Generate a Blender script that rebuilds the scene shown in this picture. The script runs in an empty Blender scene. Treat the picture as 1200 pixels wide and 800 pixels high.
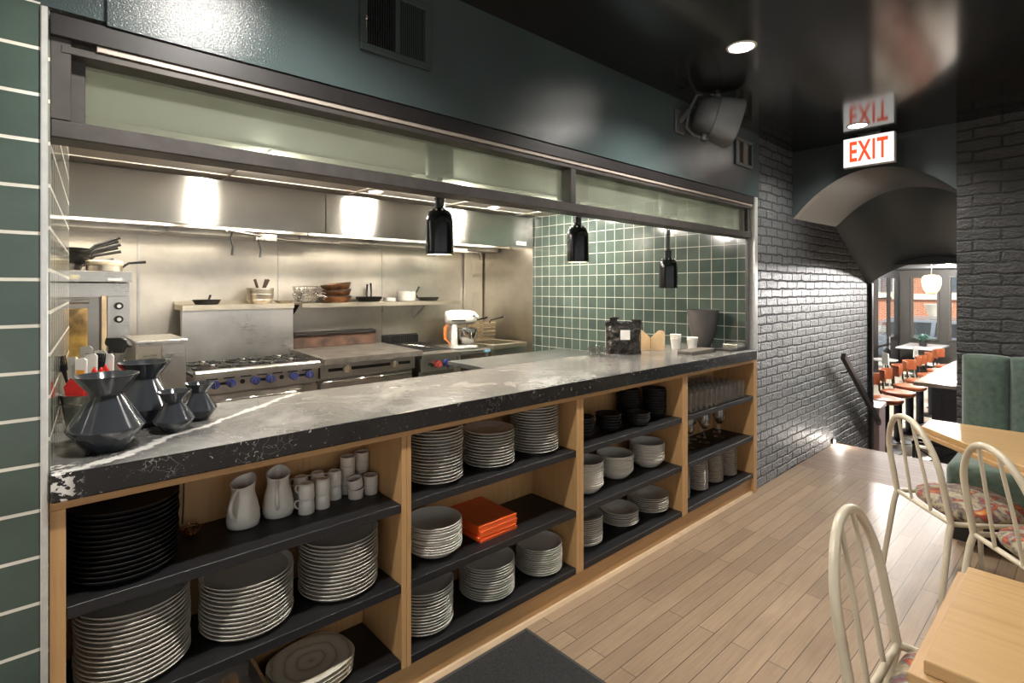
import bpy, bmesh, math, random
from mathutils import Vector, Matrix
random.seed(7)
PI = math.pi
SC = bpy.context.scene
COL = SC.collection

# ------------------------------------------------------------------ materials
def new_mat(name):
    m = bpy.data.materials.new(name); m.use_nodes = True
    nt = m.node_tree; nt.nodes.clear()
    out = nt.nodes.new('ShaderNodeOutputMaterial')
    b = nt.nodes.new('ShaderNodeBsdfPrincipled')
    nt.links.new(b.outputs[0], out.inputs[0])
    return m, nt, b, out

def N(nt, kind, **kw):
    n = nt.nodes.new(kind)
    for k, v in kw.items(): setattr(n, k, v)
    return n

def mapping(nt, scale=(1, 1, 1), rot=(0, 0, 0), src='Object', loc=(0, 0, 0)):
    tc = N(nt, 'ShaderNodeTexCoord'); mp = N(nt, 'ShaderNodeMapping')
    mp.inputs['Scale'].default_value = scale; mp.inputs['Rotation'].default_value = rot
    mp.inputs['Location'].default_value = loc
    nt.links.new(tc.outputs[src], mp.inputs[0])
    return mp.outputs[0]

def noise(nt, vec, scale=5, detail=3, rough=.5, dist=0):
    n = N(nt, 'ShaderNodeTexNoise'); n.inputs['Scale'].default_value = scale
    n.inputs['Detail'].default_value = detail; n.inputs['Roughness'].default_value = rough
    n.inputs['Distortion'].default_value = dist
    nt.links.new(vec, n.inputs['Vector']); return n.outputs[0]

def ramp(nt, fac, stops):
    r = N(nt, 'ShaderNodeValToRGB'); els = r.color_ramp.elements
    while len(els) < len(stops): els.new(.5)
    for e, (p, c) in zip(els, stops):
        e.position = p; e.color = (*c, 1) if len(c) == 3 else c
    nt.links.new(fac, r.inputs[0]); return r.outputs[0]

def mixc(nt, fac, a, b, mode='MIX'):
    m = N(nt, 'ShaderNodeMix', data_type='RGBA', blend_type=mode)
    if isinstance(fac, (int, float)): m.inputs[0].default_value = fac
    else: nt.links.new(fac, m.inputs[0])
    for i, s in ((6, a), (7, b)):
        if isinstance(s, tuple): m.inputs[i].default_value = (*s, 1) if len(s) == 3 else s
        else: nt.links.new(s, m.inputs[i])
    return m.outputs[2]

def math2(nt, op, a, b=0.0):
    m = N(nt, 'ShaderNodeMath', operation=op)
    for i, s in ((0, a), (1, b)):
        if isinstance(s, (int, float)): m.inputs[i].default_value = s
        else: nt.links.new(s, m.inputs[i])
    return m.outputs[0]

def bump(nt, b, h, strength=.2, dist=.01):
    n = N(nt, 'ShaderNodeBump'); n.inputs['Strength'].default_value = strength
    n.inputs['Distance'].default_value = dist
    nt.links.new(h, n.inputs['Height']); nt.links.new(n.outputs[0], b.inputs['Normal'])

def scale_col(c, k): return tuple(min(1, max(0, x * k)) for x in c)

def P(name, col, rough=.5, metal=0, var=.12, nscale=14, bmp=0, bscale=None, spec=.5, coat=0, stretch=(1, 1, 1), emis=None, estr=0):
    """principled with a procedural noise tint and optional noise bump"""
    m, nt, b, out = new_mat(name)
    v = mapping(nt, stretch)
    f = noise(nt, v, nscale, 4)
    nt.links.new(ramp(nt, f, [(.3, scale_col(col, 1 - var)), (.7, scale_col(col, 1 + var))]), b.inputs['Base Color'])
    b.inputs['Roughness'].default_value = rough; b.inputs['Metallic'].default_value = metal
    b.inputs['Specular IOR Level'].default_value = spec; b.inputs['Coat Weight'].default_value = coat
    b.inputs['Coat Roughness'].default_value = .1
    if bmp: bump(nt, b, noise(nt, v, bscale or nscale * 3, 3), bmp, .004)
    if emis: b.inputs['Emission Color'].default_value = (*emis, 1); b.inputs['Emission Strength'].default_value = estr
    return m

def M_emit(name, col, strength):
    m = bpy.data.materials.new(name); m.use_nodes = True
    nt = m.node_tree; nt.nodes.clear()
    out = N(nt, 'ShaderNodeOutputMaterial'); e = N(nt, 'ShaderNodeEmission')
    e.inputs[0].default_value = (*col, 1); e.inputs[1].default_value = strength
    nt.links.new(e.outputs[0], out.inputs[0]); return m

def M_steel(name, col=(.62, .60, .56), rough=.28, axis='x', br=.12, dirty=.25, aniso=0):
    m, nt, b, out = new_mat(name)
    sc = {'x': (1.2, 90, 260), 'y': (90, 1.2, 260), 'z': (200, 200, 1.5)}[axis]
    br_n = noise(nt, mapping(nt, sc), 2, 3)
    big = noise(nt, mapping(nt, (1, 1, 1)), 2.4, 4, .6)
    nt.links.new(ramp(nt, big, [(.3, scale_col(col, 1 - dirty)), (.62, scale_col(col, 1.08))]), b.inputs['Base Color'])
    b.inputs['Metallic'].default_value = 1
    r = math2(nt, 'ADD', math2(nt, 'MULTIPLY', br_n, .06), rough - .03)
    r = math2(nt, 'ADD', r, math2(nt, 'MULTIPLY', math2(nt, 'SUBTRACT', big, .5), .04 if aniso else .25))
    nt.links.new(r, b.inputs['Roughness'])
    if br > .05: bump(nt, b, br_n, br, .0015)
    if aniso:
        b.inputs['Anisotropic'].default_value = aniso
        tg = N(nt, 'ShaderNodeTangent', direction_type='RADIAL', axis='X'); nt.links.new(tg.outputs[0], b.inputs['Tangent'])
    return m

def M_wood(name, c1, c2, axis='x', rough=.45, grain=1.0, spec=.4):
    m, nt, b, out = new_mat(name)
    sc = {'x': (1.3, 26, 26), 'y': (26, 1.3, 26), 'z': (26, 26, 1.3)}[axis]
    v = mapping(nt, sc)
    f = noise(nt, v, 3.0 * grain, 6, .62, .4)
    g = noise(nt, mapping(nt, tuple(s * .25 for s in sc)), 2, 2)
    c = ramp(nt, f, [(.28, c2), (.5, c1), (.75, scale_col(c1, 1.1))])
    c = mixc(nt, math2(nt, 'MULTIPLY', g, .35), c, scale_col(c2, .95))
    nt.links.new(c, b.inputs['Base Color'])
    b.inputs['Roughness'].default_value = rough; b.inputs['Specular IOR Level'].default_value = spec
    bump(nt, b, f, .05, .002)
    return m

def M_planks(name, c1, c2, axis='x', width=.075, length=1.3, rough=.38, gap=(.05, .034, .024), tint=None, warp=0):
    m, nt, b, out = new_mat(name)
    rot = (0, 0, 0) if axis == 'x' else (0, 0, PI / 2)
    v = mapping(nt, (1, 1, 1), rot)
    br = N(nt, 'ShaderNodeTexBrick'); br.offset = .43; br.offset_frequency = 2
    for k, x in (('Scale', 1), ('Brick Width', length), ('Row Height', width), ('Mortar Size', .0016), ('Mortar Smooth', .2), ('Bias', 0)):
        br.inputs[k].default_value = x
    br.inputs['Color1'].default_value = (*c1, 1); br.inputs['Color2'].default_value = (*c2, 1); br.inputs['Mortar'].default_value = (*gap, 1)
    nt.links.new(v, br.inputs['Vector'])
    gv = mapping(nt, (1.1, 22, 22) if axis == 'x' else (22, 1.1, 22))
    g = noise(nt, gv, 4, 6, .6, .5)
    big = noise(nt, mapping(nt, (1, 1, 1)), 1.6, 5, .6)
    c = mixc(nt, .55, br.outputs[0], ramp(nt, g, [(.25, (.62, .62, .62)), (.7, (1.12, 1.12, 1.12))]), 'MULTIPLY')
    c = mixc(nt, .6, c, ramp(nt, big, [(.3, (.72, .70, .68)), (.7, (1.1, 1.1, 1.1))]), 'MULTIPLY')
    nt.links.new(c, b.inputs['Base Color'])
    rr = math2(nt, 'ADD', math2(nt, 'MULTIPLY', big, .25), rough - .1)
    nt.links.new(rr, b.inputs['Roughness']); b.inputs['Specular IOR Level'].default_value = .32
    h = math2(nt, 'SUBTRACT', math2(nt, 'MULTIPLY', g, .25), br.outputs['Fac'])
    bump(nt, b, h, .25, .002)
    return m

def M_bricklike(name, c1, c2, mortar, w, h, msize, plane='xz', offset=.5, rough=.25, bstr=.6, bdist=.006, spec=.5, rnoise=0., mrough=.7, msmooth=.1, shift=(0, 0, 0), coat=0, jdepth=1.0, rocky=.8, finek=.7):
    """tiles or bricks: plane tells which two axes lie in the wall"""
    m, nt, b, out = new_mat(name)
    tc = N(nt, 'ShaderNodeTexCoord'); sx = N(nt, 'ShaderNodeSeparateXYZ'); nt.links.new(tc.outputs['Object'], sx.inputs[0])
    cx = N(nt, 'ShaderNodeCombineXYZ')
    a = {'x': 0, 'y': 1, 'z': 2}
    nt.links.new(sx.outputs[a[plane[0]]], cx.inputs[0]); nt.links.new(sx.outputs[a[plane[1]]], cx.inputs[1])
    add = N(nt, 'ShaderNodeVectorMath', operation='ADD'); add.inputs[1].default_value = shift
    nt.links.new(cx.outputs[0], add.inputs[0]); v = add.outputs[0]
    if rnoise:
        nn = N(nt, 'ShaderNodeTexNoise'); nn.inputs['Scale'].default_value = 9; nn.inputs['Detail'].default_value = 3
        nt.links.new(tc.outputs['Object'], nn.inputs['Vector'])
        sub = N(nt, 'ShaderNodeVectorMath', operation='SUBTRACT'); sub.inputs[1].default_value = (.5, .5, .5)
        nt.links.new(nn.outputs['Color'], sub.inputs[0])
        sc = N(nt, 'ShaderNodeVectorMath', operation='SCALE'); sc.inputs[3].default_value = rnoise
        nt.links.new(sub.outputs[0], sc.inputs[0])
        ad = N(nt, 'ShaderNodeVectorMath', operation='ADD'); nt.links.new(v, ad.inputs[0]); nt.links.new(sc.outputs[0], ad.inputs[1]); v = ad.outputs[0]
    br = N(nt, 'ShaderNodeTexBrick'); br.offset = offset; br.offset_frequency = 2
    for k, x in (('Scale', 1), ('Brick Width', w), ('Row Height', h), ('Mortar Size', msize), ('Mortar Smooth', msmooth), ('Bias', 0)):
        br.inputs[k].default_value = x
    br.inputs['Color1'].default_value = (*c1, 1); br.inputs['Color2'].default_value = (*c2, 1); br.inputs['Mortar'].default_value = (*mortar, 1)
    nt.links.new(v, br.inputs['Vector'])
    big = noise(nt, tc.outputs['Object'], 7, 4, .6)
    fine = noise(nt, tc.outputs['Object'], 60, 4, .65)
    c = mixc(nt, .5, br.outputs[0], ramp(nt, big, [(.3, (.7, .7, .7)), (.7, (1.25, 1.25, 1.25))]), 'MULTIPLY')
    if rnoise: c = mixc(nt, math2(nt, 'MULTIPLY', br.outputs['Fac'], .8), c, mortar)
    nt.links.new(c, b.inputs['Base Color'])
    rr = math2(nt, 'ADD', math2(nt, 'MULTIPLY', br.outputs['Fac'], mrough - rough), rough)
    nt.links.new(rr, b.inputs['Roughness'])
    b.inputs['Specular IOR Level'].default_value = spec; b.inputs['Coat Weight'].default_value = coat; b.inputs['Coat Roughness'].default_value = .12
    hgt = math2(nt, 'SUBTRACT', 1.0, br.outputs['Fac'])
    if rnoise:
        hgt = math2(nt, 'MULTIPLY', hgt, jdepth)
        rock = noise(nt, mapping(nt, (1.3, 1.3, 3.0)), 15, 7, .66, .3)
        hgt = math2(nt, 'ADD', hgt, math2(nt, 'MULTIPLY', fine, finek)); hgt = math2(nt, 'ADD', hgt, math2(nt, 'MULTIPLY', rock, rocky))
    else: hgt = math2(nt, 'ADD', hgt, math2(nt, 'MULTIPLY', big, .35))
    bump(nt, b, hgt, bstr, bdist)
    return m

def M_glass(name, tint=(.8, .85, .8), rough=.02, amount=.5, gloss=.12, grime=0):
    """thin pane: tinted see-through mixed with a mirror-like coat"""
    m = bpy.data.materials.new(name); m.use_nodes = True
    nt = m.node_tree; nt.nodes.clear()
    out = N(nt, 'ShaderNodeOutputMaterial')
    t = N(nt, 'ShaderNodeBsdfTransparent'); t.inputs[0].default_value = (*tint, 1)
    g = N(nt, 'ShaderNodeBsdfGlossy'); g.inputs['Roughness'].default_value = rough
    g.inputs[0].default_value = (1, 1, 1, 1)
    fr = N(nt, 'ShaderNodeLayerWeight'); fr.inputs[0].default_value = .35
    dirt = noise(nt, mapping(nt, (1, 1, 1)), 6, 4)
    f = math2(nt, 'ADD', math2(nt, 'MULTIPLY', fr.outputs['Fresnel'], amount), math2(nt, 'MULTIPLY', dirt, gloss))
    mx = N(nt, 'ShaderNodeMixShader'); nt.links.new(f, mx.inputs[0])
    nt.links.new(t.outputs[0], mx.inputs[1]); nt.links.new(g.outputs[0], mx.inputs[2])
    last = mx
    if grime:   # greasy film on the pane, scattering a little light both ways
        d1 = N(nt, 'ShaderNodeBsdfDiffuse'); d1.inputs[0].default_value = (.52, .54, .46, 1)
        d2 = N(nt, 'ShaderNodeBsdfTranslucent'); d2.inputs[0].default_value = (.56, .58, .49, 1)
        dm = N(nt, 'ShaderNodeMixShader'); dm.inputs[0].default_value = .6
        nt.links.new(d1.outputs[0], dm.inputs[1]); nt.links.new(d2.outputs[0], dm.inputs[2])
        sm = math2(nt, 'ADD', math2(nt, 'MULTIPLY', noise(nt, mapping(nt, (1.2, 1, 4)), 1.2, 3, .5), .35), .82)
        fm = N(nt, 'ShaderNodeMixShader'); nt.links.new(math2(nt, 'MULTIPLY', sm, grime), fm.inputs[0])
        nt.links.new(mx.outputs[0], fm.inputs[1]); nt.links.new(dm.outputs[0], fm.inputs[2]); last = fm
    nt.links.new(last.outputs[0], out.inputs[0]); return m

# ------------------------------------------------------------------ mesh builders
def B(): return bmesh.new()

def box(bm, x0, x1, y0, y1, z0, z1, bev=0, seg=1):
    if x1 < x0: x0, x1 = x1, x0
    if y1 < y0: y0, y1 = y1, y0
    if z1 < z0: z0, z1 = z1, z0
    vs = [bm.verts.new(p) for p in ((x0, y0, z0), (x1, y0, z0), (x1, y1, z0), (x0, y1, z0), (x0, y0, z1), (x1, y0, z1), (x1, y1, z1), (x0, y1, z1))]
    fs = [bm.faces.new([vs[i] for i in f]) for f in ((3, 2, 1, 0), (4, 5, 6, 7), (0, 1, 5, 4), (1, 2, 6, 5), (2, 3, 7, 6), (3, 0, 4, 7))]
    if bev:
        es = set(e for f in fs for e in f.edges)
        bmesh.ops.bevel(bm, geom=list(es), offset=bev, segments=seg, profile=.5, affect='EDGES')
    return vs

def prism(bm, pts, h0, h1, axis='z', bev=0, seg=1):
    """closed outline (2D) extruded along an axis; pts are the other two coords in x,y,z order"""
    def P3(a, b_, h): return {'z': (a, b_, h), 'y': (a, h, b_), 'x': (h, a, b_)}[axis]
    lo = [bm.verts.new(P3(a, b_, h0)) for a, b_ in pts]; hi = [bm.verts.new(P3(a, b_, h1)) for a, b_ in pts]
    n = len(pts); fs = [bm.faces.new(lo[::-1]), bm.faces.new(hi)]
    for i in range(n): fs.append(bm.faces.new([lo[i], lo[(i + 1) % n], hi[(i + 1) % n], hi[i]]))
    if bev:
        es = set(e for f in fs[:2] for e in f.edges)
        bmesh.ops.bevel(bm, geom=list(es), offset=bev, segments=seg, profile=.5, affect='EDGES')

def lathe(bm, prof, c=(0, 0, 0), n=32, sx=1, sy=1):
    """profile [(r,z)...] turned about the z axis through c; radius 0 closes to a point"""
    rings = []
    for r, z in prof:
        if r < 1e-6: rings.append([bm.verts.new((c[0], c[1], c[2] + z))])
        else: rings.append([bm.verts.new((c[0] + sx * r * math.cos(2 * PI * i / n), c[1] + sy * r * math.sin(2 * PI * i / n), c[2] + z)) for i in range(n)])
    for a, b_ in zip(rings, rings[1:]):
        for i in range(n):
            j = (i + 1) % n
            if len(a) == 1 and len(b_) == 1: break
            if len(a) == 1: bm.faces.new([a[0], b_[i], b_[j]])
            elif len(b_) == 1: bm.faces.new([a[i], a[j], b_[0]])
            else: bm.faces.new([a[i], a[j], b_[j], b_[i]])

def tube(bm, path, r, n=10, closed=False, cap=True):
    """round tube along 3D points; r a number or a list"""
    pts = [Vector(p) for p in path]; m = len(pts)
    R = r if isinstance(r, (list, tuple)) else [r] * m
    rings = []; up = None
    for i, p in enumerate(pts):
        if closed: t = pts[(i + 1) % m] - pts[i - 1]
        else: t = pts[min(i + 1, m - 1)] - pts[max(i - 1, 0)]
        t.normalize()
        if up is None:
            up = Vector((0, 0, 1)) if abs(t.z) < .9 else Vector((1, 0, 0))
        s = t.cross(up)
        if s.length < 1e-5: s = t.cross(Vector((.3, .9, .1)))
        s.normalize(); u = s.cross(t).normalized(); up = u
        rings.append([bm.verts.new(p + R[i] * (math.cos(2 * PI * k / n) * s + math.sin(2 * PI * k / n) * u)) for k in range(n)])
    for i in range(m if closed else m - 1):
        a, b_ = rings[i], rings[(i + 1) % m]
        for k in range(n): bm.faces.new([a[k], a[(k + 1) % n], b_[(k + 1) % n], b_[k]])
    if cap and not closed:
        bm.faces.new(rings[0][::-1]); bm.faces.new(rings[-1])

def cyl(bm, p0, p1, r, n=20): tube(bm, [p0, p1], r, n)

def sphere(bm, c, r, seg=16, ring=10, s=(1, 1, 1)):
    prof = [(r * math.sin(PI * i / ring), -r * math.cos(PI * i / ring)) for i in range(ring + 1)]
    prof[0] = (0, -r); prof[-1] = (0, r)
    b2 = B(); lathe(b2, prof, (0, 0, 0), seg)
    for v in b2.verts: v.co = Vector((c[0] + v.co.x * s[0], c[1] + v.co.y * s[1], c[2] + v.co.z * s[2]))
    me = bpy.data.meshes.new('tmp'); b2.to_mesh(me); b2.free(); bm.from_mesh(me); bpy.data.meshes.remove(me)

def rot(bm, ang, axis='Z', c=(0, 0, 0), verts=None):
    bmesh.ops.rotate(bm, verts=verts or bm.verts[:], cent=c, matrix=Matrix.Rotation(ang, 3, axis))

def move(bm, d): bmesh.ops.translate(bm, verts=bm.verts[:], vec=d)

def obj(name, bm, mat, parent=None, smooth=None, loc=None, rz=0):
    """links one mesh object; smooth = angle in degrees for smooth shading"""
    bmesh.ops.remove_doubles(bm, verts=bm.verts[:], dist=1e-6)
    bmesh.ops.recalc_face_normals(bm, faces=bm.faces[:])
    me = bpy.data.meshes.new(name); bm.to_mesh(me); bm.free()
    for m in (mat if isinstance(mat, (list, tuple)) else [mat]): me.materials.append(m)
    if smooth:
        me.shade_smooth()
        try: me.set_sharp_from_angle(angle=math.radians(smooth))
        except Exception: pass
    o = bpy.data.objects.new(name, me); COL.objects.link(o)
    if parent: o.parent = parent
    if loc: o.location = loc
    if rz: o.rotation_euler = (0, 0, rz)
    return o

def tag(o, label=None, cat=None, group=None, kind=None):
    if label: o['label'] = label
    if cat: o['category'] = cat
    if group: o['group'] = group
    if kind: o['kind'] = kind
    return o

def thing(name, label, cat, loc=(0, 0, 0), rz=0, group=None):
    o = bpy.data.objects.new(name, None); COL.objects.link(o); o.empty_display_size = .1
    o.location = loc; o.rotation_euler = (0, 0, rz)
    return tag(o, label, cat, group)

def struct(name, bm, mat, label=None, smooth=None, parent=None):
    o = obj(name, bm, mat, parent, smooth); o['kind'] = 'structure'
    if label: o['label'] = label
    return o

def dup(root, loc, rz=0, label=None, group=None):
    r = root.copy(); COL.objects.link(r); r.location = loc; r.rotation_euler = (0, 0, rz)
    if label: r['label'] = label
    if group: r['group'] = group
    for ch in list(root.children):
        cc = ch.copy(); COL.objects.link(cc); cc.parent = r
        for g in list(ch.children):
            d = g.copy(); COL.objects.link(d); d.parent = cc
    return r

def lamp(name, kind, loc, power, color=(1, 1, 1), size=.1, rot_=None, spot=None, blend=.5):
    d = bpy.data.lights.new(name, kind); d.energy = power; d.color = color
    if kind == 'AREA': d.shape = 'DISK'; d.size = size
    elif kind != 'SUN': d.shadow_soft_size = size
    else: d.angle = size
    if spot: d.spot_size = spot; d.spot_blend = blend
    o = bpy.data.objects.new(name, d); COL.objects.link(o); o.location = loc
    if rot_: o.rotation_euler = rot_
    return o

ORD = ['topmost', 'second', 'third', 'fourth', 'fifth', 'sixth', 'seventh', 'eighth', 'ninth', 'tenth', 'eleventh', 'twelfth', 'thirteenth', 'fourteenth', 'fifteenth', 'sixteenth', 'seventeenth', 'eighteenth', 'nineteenth', 'twentieth']
# ------------------------------------------------------------------ material library
m_soffit = P('teal_gloss_paint', (.048, .068, .069), .205, var=.12, nscale=2.5, bmp=.26, bscale=240)
m_ceiling = P('black_gloss_ceiling', (.012, .012, .0125), .13, var=.2, nscale=1.5, bmp=.02, bscale=3)
m_vault = P('charcoal_vault_plaster', (.020, .029, .034), .36, var=.15, nscale=2, bmp=.05, bscale=6)
m_archwall = P('dark_teal_arch_paint', (.036, .045, .046), .3, var=.12, nscale=3, bmp=.08, bscale=160)
m_brick = M_bricklike('black_painted_brick', (.048, .052, .057), (.075, .081, .087), (.006, .006, .007), .205, .068, .010, 'xz', rough=.30, bstr=1.0, bdist=.018, spec=.8, rnoise=.032, mrough=.7, msmooth=.6, jdepth=1.1, rocky=1.1, finek=1.0)
m_brick_pier = M_bricklike('black_painted_rough_brick', (.034, .035, .035), (.050, .050, .049), (.006, .006, .006), .29, .076, .012, 'yz', rough=.33, bstr=1.0, bdist=.018, spec=.75, rnoise=.035, mrough=.6, msmooth=.9, jdepth=.6, rocky=2.0, finek=1.0)
m_tile = M_bricklike('green_square_tile', (.066, .090, .074), (.040, .060, .050), (.50, .48, .40), .103, .103, .0022, 'yz', offset=0, rough=.09, bstr=.55, bdist=.003, mrough=.7, shift=(.03, .022, 0), coat=.3)
m_tile_big = M_bricklike('green_long_tile', (.060, .088, .072), (.052, .078, .066), (.62, .60, .52), .46, .1105, .0042, 'xz', offset=0, rough=.2, bstr=.35, bdist=.003, mrough=.6, shift=(.3, .0255, 0))
m_tile_reveal = M_bricklike('glossy_reveal_tile', (.20, .22, .18), (.16, .18, .15), (.6, .57, .47), .103, .103, .0048, 'yz', offset=0, rough=.07, bstr=.5, bdist=.003, mrough=.7, coat=.5)  # paler than the green tile: grazing kitchen reflection put into the colour
m_trim_metal = P('pale_edge_trim', (.62, .62, .60), .35, .6, .08, 30)
m_frame = P('dark_bronze_frame', (.075, .068, .064), .38, .4, .15, 20)
m_frame_dk = P('near_black_frame', (.018, .016, .016), .4, .2, .2, 12)
m_track_strip = P('pale_track_strip', (.42, .37, .32), .4, .3, .1, 12)  # pale door-track line in its own colour
m_clere = M_glass('clerestory_glass', (.70, .745, .69), .05, .36, .06, .25)
m_window = M_glass('window_glass', (.93, .95, .95), .0, .3, .02)
m_floor = M_planks('pale_oak_strip_floor', (.385, .275, .182), (.29, .205, .135), 'x', .075, 1.1, .36)
m_landing = M_planks('landing_boards', (.36, .255, .195), (.31, .22, .17), 'y', .085, 1.4, .55)
m_landing.node_tree.nodes['Principled BSDF'].inputs['Specular IOR Level'].default_value = .25
m_lowfloor = P('cream_lower_floor', (.62, .55, .44), .35, 0, .1, 5)
m_oak = M_wood('oak_veneer', (.47, .28, .122), (.36, .20, .08), 'x', .42)
m_oak_v = M_wood('oak_veneer_upright', (.47, .28, .122), (.37, .21, .085), 'z', .42)
m_oak_tab = M_wood('oak_table_top', (.52, .335, .155), (.43, .26, .11), 'y', .3, .7)
m_oak_tab2 = M_wood('oak_table_edge', (.52, .33, .16), (.42, .25, .11), 'x', .35, .7)
m_shelf = P('black_oak_shelf', (.0065, .0065, .0075), .5, 0, .35, 9, .1, 40, stretch=(.3, 4, 4))
m_steel = M_steel('brushed_steel', (.64, .615, .57), .3, 'x', .03)
m_steel_hood = M_steel('hood_steel', (.62, .605, .575), .21, 'x', .012, .10, .93)
m_steel_wall = M_steel('wall_steel', (.64, .595, .515), .36, 'x', .03, .2)
m_steel_warm = M_steel('warm_steel', (.66, .59, .47), .36, 'x', .03, .25)
m_steel_dark = M_steel('worn_steel', (.42, .40, .37), .38, 'x', .04, .35)
m_chrome = P('chrome', (.75, .74, .72), .08, 1, .05, 20)
m_wcer = P('white_stoneware', (.66, .635, .575), .28, 0, .05, 10, coat=.25)
m_wcer_in = m_wcer
m_bcer = P('matte_black_stoneware', (.011, .011, .0115), .52, 0, .2, 12)
m_cream = P('cream_ribbed_stoneware', (.60, .55, .49), .4, 0, .06, 10)
m_vase = P('slate_glazed_vase', (.033, .038, .045), .14, 0, .1, 5, coat=.45)
m_blackmetal = P('black_gloss_metal', (.007, .008, .010), .16, .3, .1, 8)
m_blackplastic = P('black_plastic', (.012, .012, .013), .35, 0, .15, 12)
m_iron = P('cast_iron', (.022, .021, .02), .5, .4, .25, 25, .15)
m_orange = P('orange_card', (.83, .115, .018), .4, 0, .08, 6)
m_red = P('red_napkin', (.70, .03, .022), .75, 0, .12, 20)
m_white = P('white_paper', (.72, .70, .66), .7, 0, .05, 15)
m_enamel = P('white_enamel', (.62, .60, .55), .22, 0, .04, 8, coat=.3)
m_kraft = P('kraft_card', (.58, .40, .22), .7, 0, .1, 18)
m_copper = P('used_copper_pan', (.28, .13, .06), .35, .8, .5, 10)
m_bluek = P('blue_knob', (.03, .038, .15), .3, 0, .2, 8)
m_redk = P('red_knob', (.32, .06, .05), .35, 0, .15, 8)
m_rust = P('scorched_steel', (.07, .036, .023), .6, .15, .7, 9)
m_amber = P('stained_oven_glass', (.36, .22, .06), .15, 0, .7, 9, coat=.4)
m_tan = P('tan_plastic', (.55, .42, .26), .5, 0, .12, 12)
m_orangecord = P('orange_cable', (.72, .20, .03), .5, 0, .08, 10)
m_cream_paint = P('cream_painted_tube', (.56, .50, .38), .3, 0, .05, 8, coat=.15)
m_velvet = P('sage_velvet', (.085, .125, .098), .85, 0, .22, 30, .15, 160, spec=.2)
m_velvet.node_tree.nodes['Principled BSDF'].inputs['Sheen Weight'].default_value = .5
m_darkbar = P('navy_bar_panel', (.022, .025, .034), .4, 0, .2, 5)
m_barstone = P('bar_top', (.42, .35, .28), .18, 0, .12, 6, coat=.3)
m_leather = P('tan_leather', (.30, .085, .032), .4, 0, .15, 15)
m_clearglass = None
m_mat = P('black_rubber_mat', (.012, .012, .012), .75, 0, .9, 160, .3, 200)
m_darkpot = P('charcoal_planter', (.055, .05, .048), .6, 0, .12, 10, .1, 60)
m_plant = P('blue_green_leaf', (.10, .22, .17), .5, 0, .35, 25)
m_acoustic = P('white_acoustic_tile', (.70, .64, .56), .8, 0, .06, 60, .2, 160)
m_kceil = P('grey_satin_ceiling_panel', (.74, .755, .69), .7, 0, .08, 2, .02, 8)
m_kfloor = P('quarry_kitchen_floor', (.12, .08, .06), .6, 0, .25, 10)
m_whitewall = P('pale_plaster', (.55, .50, .47), .6, 0, .06, 6)
m_darkwall = P('dark_plaster', (.05, .05, .052), .55, 0, .15, 6)
m_asphalt = P('asphalt', (.16, .16, .165), .85, 0, .15, 12)
m_paving = P('concrete_pavement', (.5, .49, .46), .85, 0, .1, 6)
m_xbrick = M_bricklike('orange_street_brick', (.48, .17, .085), (.40, .13, .065), (.5, .4, .32), .22, .075, .008, 'yz', rough=.8, bstr=.3)
m_stone = P('pale_limestone', (.72, .68, .60), .7, 0, .06, 6)
m_carwhite = P('pearl_car_paint', (.22, .25, .30), .2, .3, .04, 3, coat=.8)
m_cardark = P('dark_car_paint', (.16, .18, .22), .2, .4, .06, 3, coat=.8)
m_carglass = P('car_glass', (.03, .035, .04), .05, 0, .1, 3, coat=.6)
m_tyre = P('tyre_rubber', (.014, .014, .014), .8, 0, .2, 20)

def make_clear_glass():
    m = bpy.data.materials.new('clear_glassware'); m.use_nodes = True
    nt = m.node_tree; nt.nodes.clear()
    out = N(nt, 'ShaderNodeOutputMaterial')
    t = N(nt, 'ShaderNodeBsdfTransparent'); t.inputs[0].default_value = (.955, .955, .95, 1)
    g = N(nt, 'ShaderNodeBsdfGlossy'); g.inputs['Roughness'].default_value = .03
    lw = N(nt, 'ShaderNodeLayerWeight'); lw.inputs[0].default_value = .42
    s = noise(nt, mapping(nt, (1, 1, 1)), 30, 2)
    f = math2(nt, 'ADD', math2(nt, 'MULTIPLY', lw.outputs['Fresnel'], .62), math2(nt, 'MULTIPLY', s, .02))
    mx = N(nt, 'ShaderNodeMixShader'); nt.links.new(f, mx.inputs[0]); nt.links.new(t.outputs[0], mx.inputs[1]); nt.links.new(g.outputs[0], mx.inputs[2])
    nt.links.new(mx.outputs[0], out.inputs[0]); return m
m_clearglass = make_clear_glass()

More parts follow.
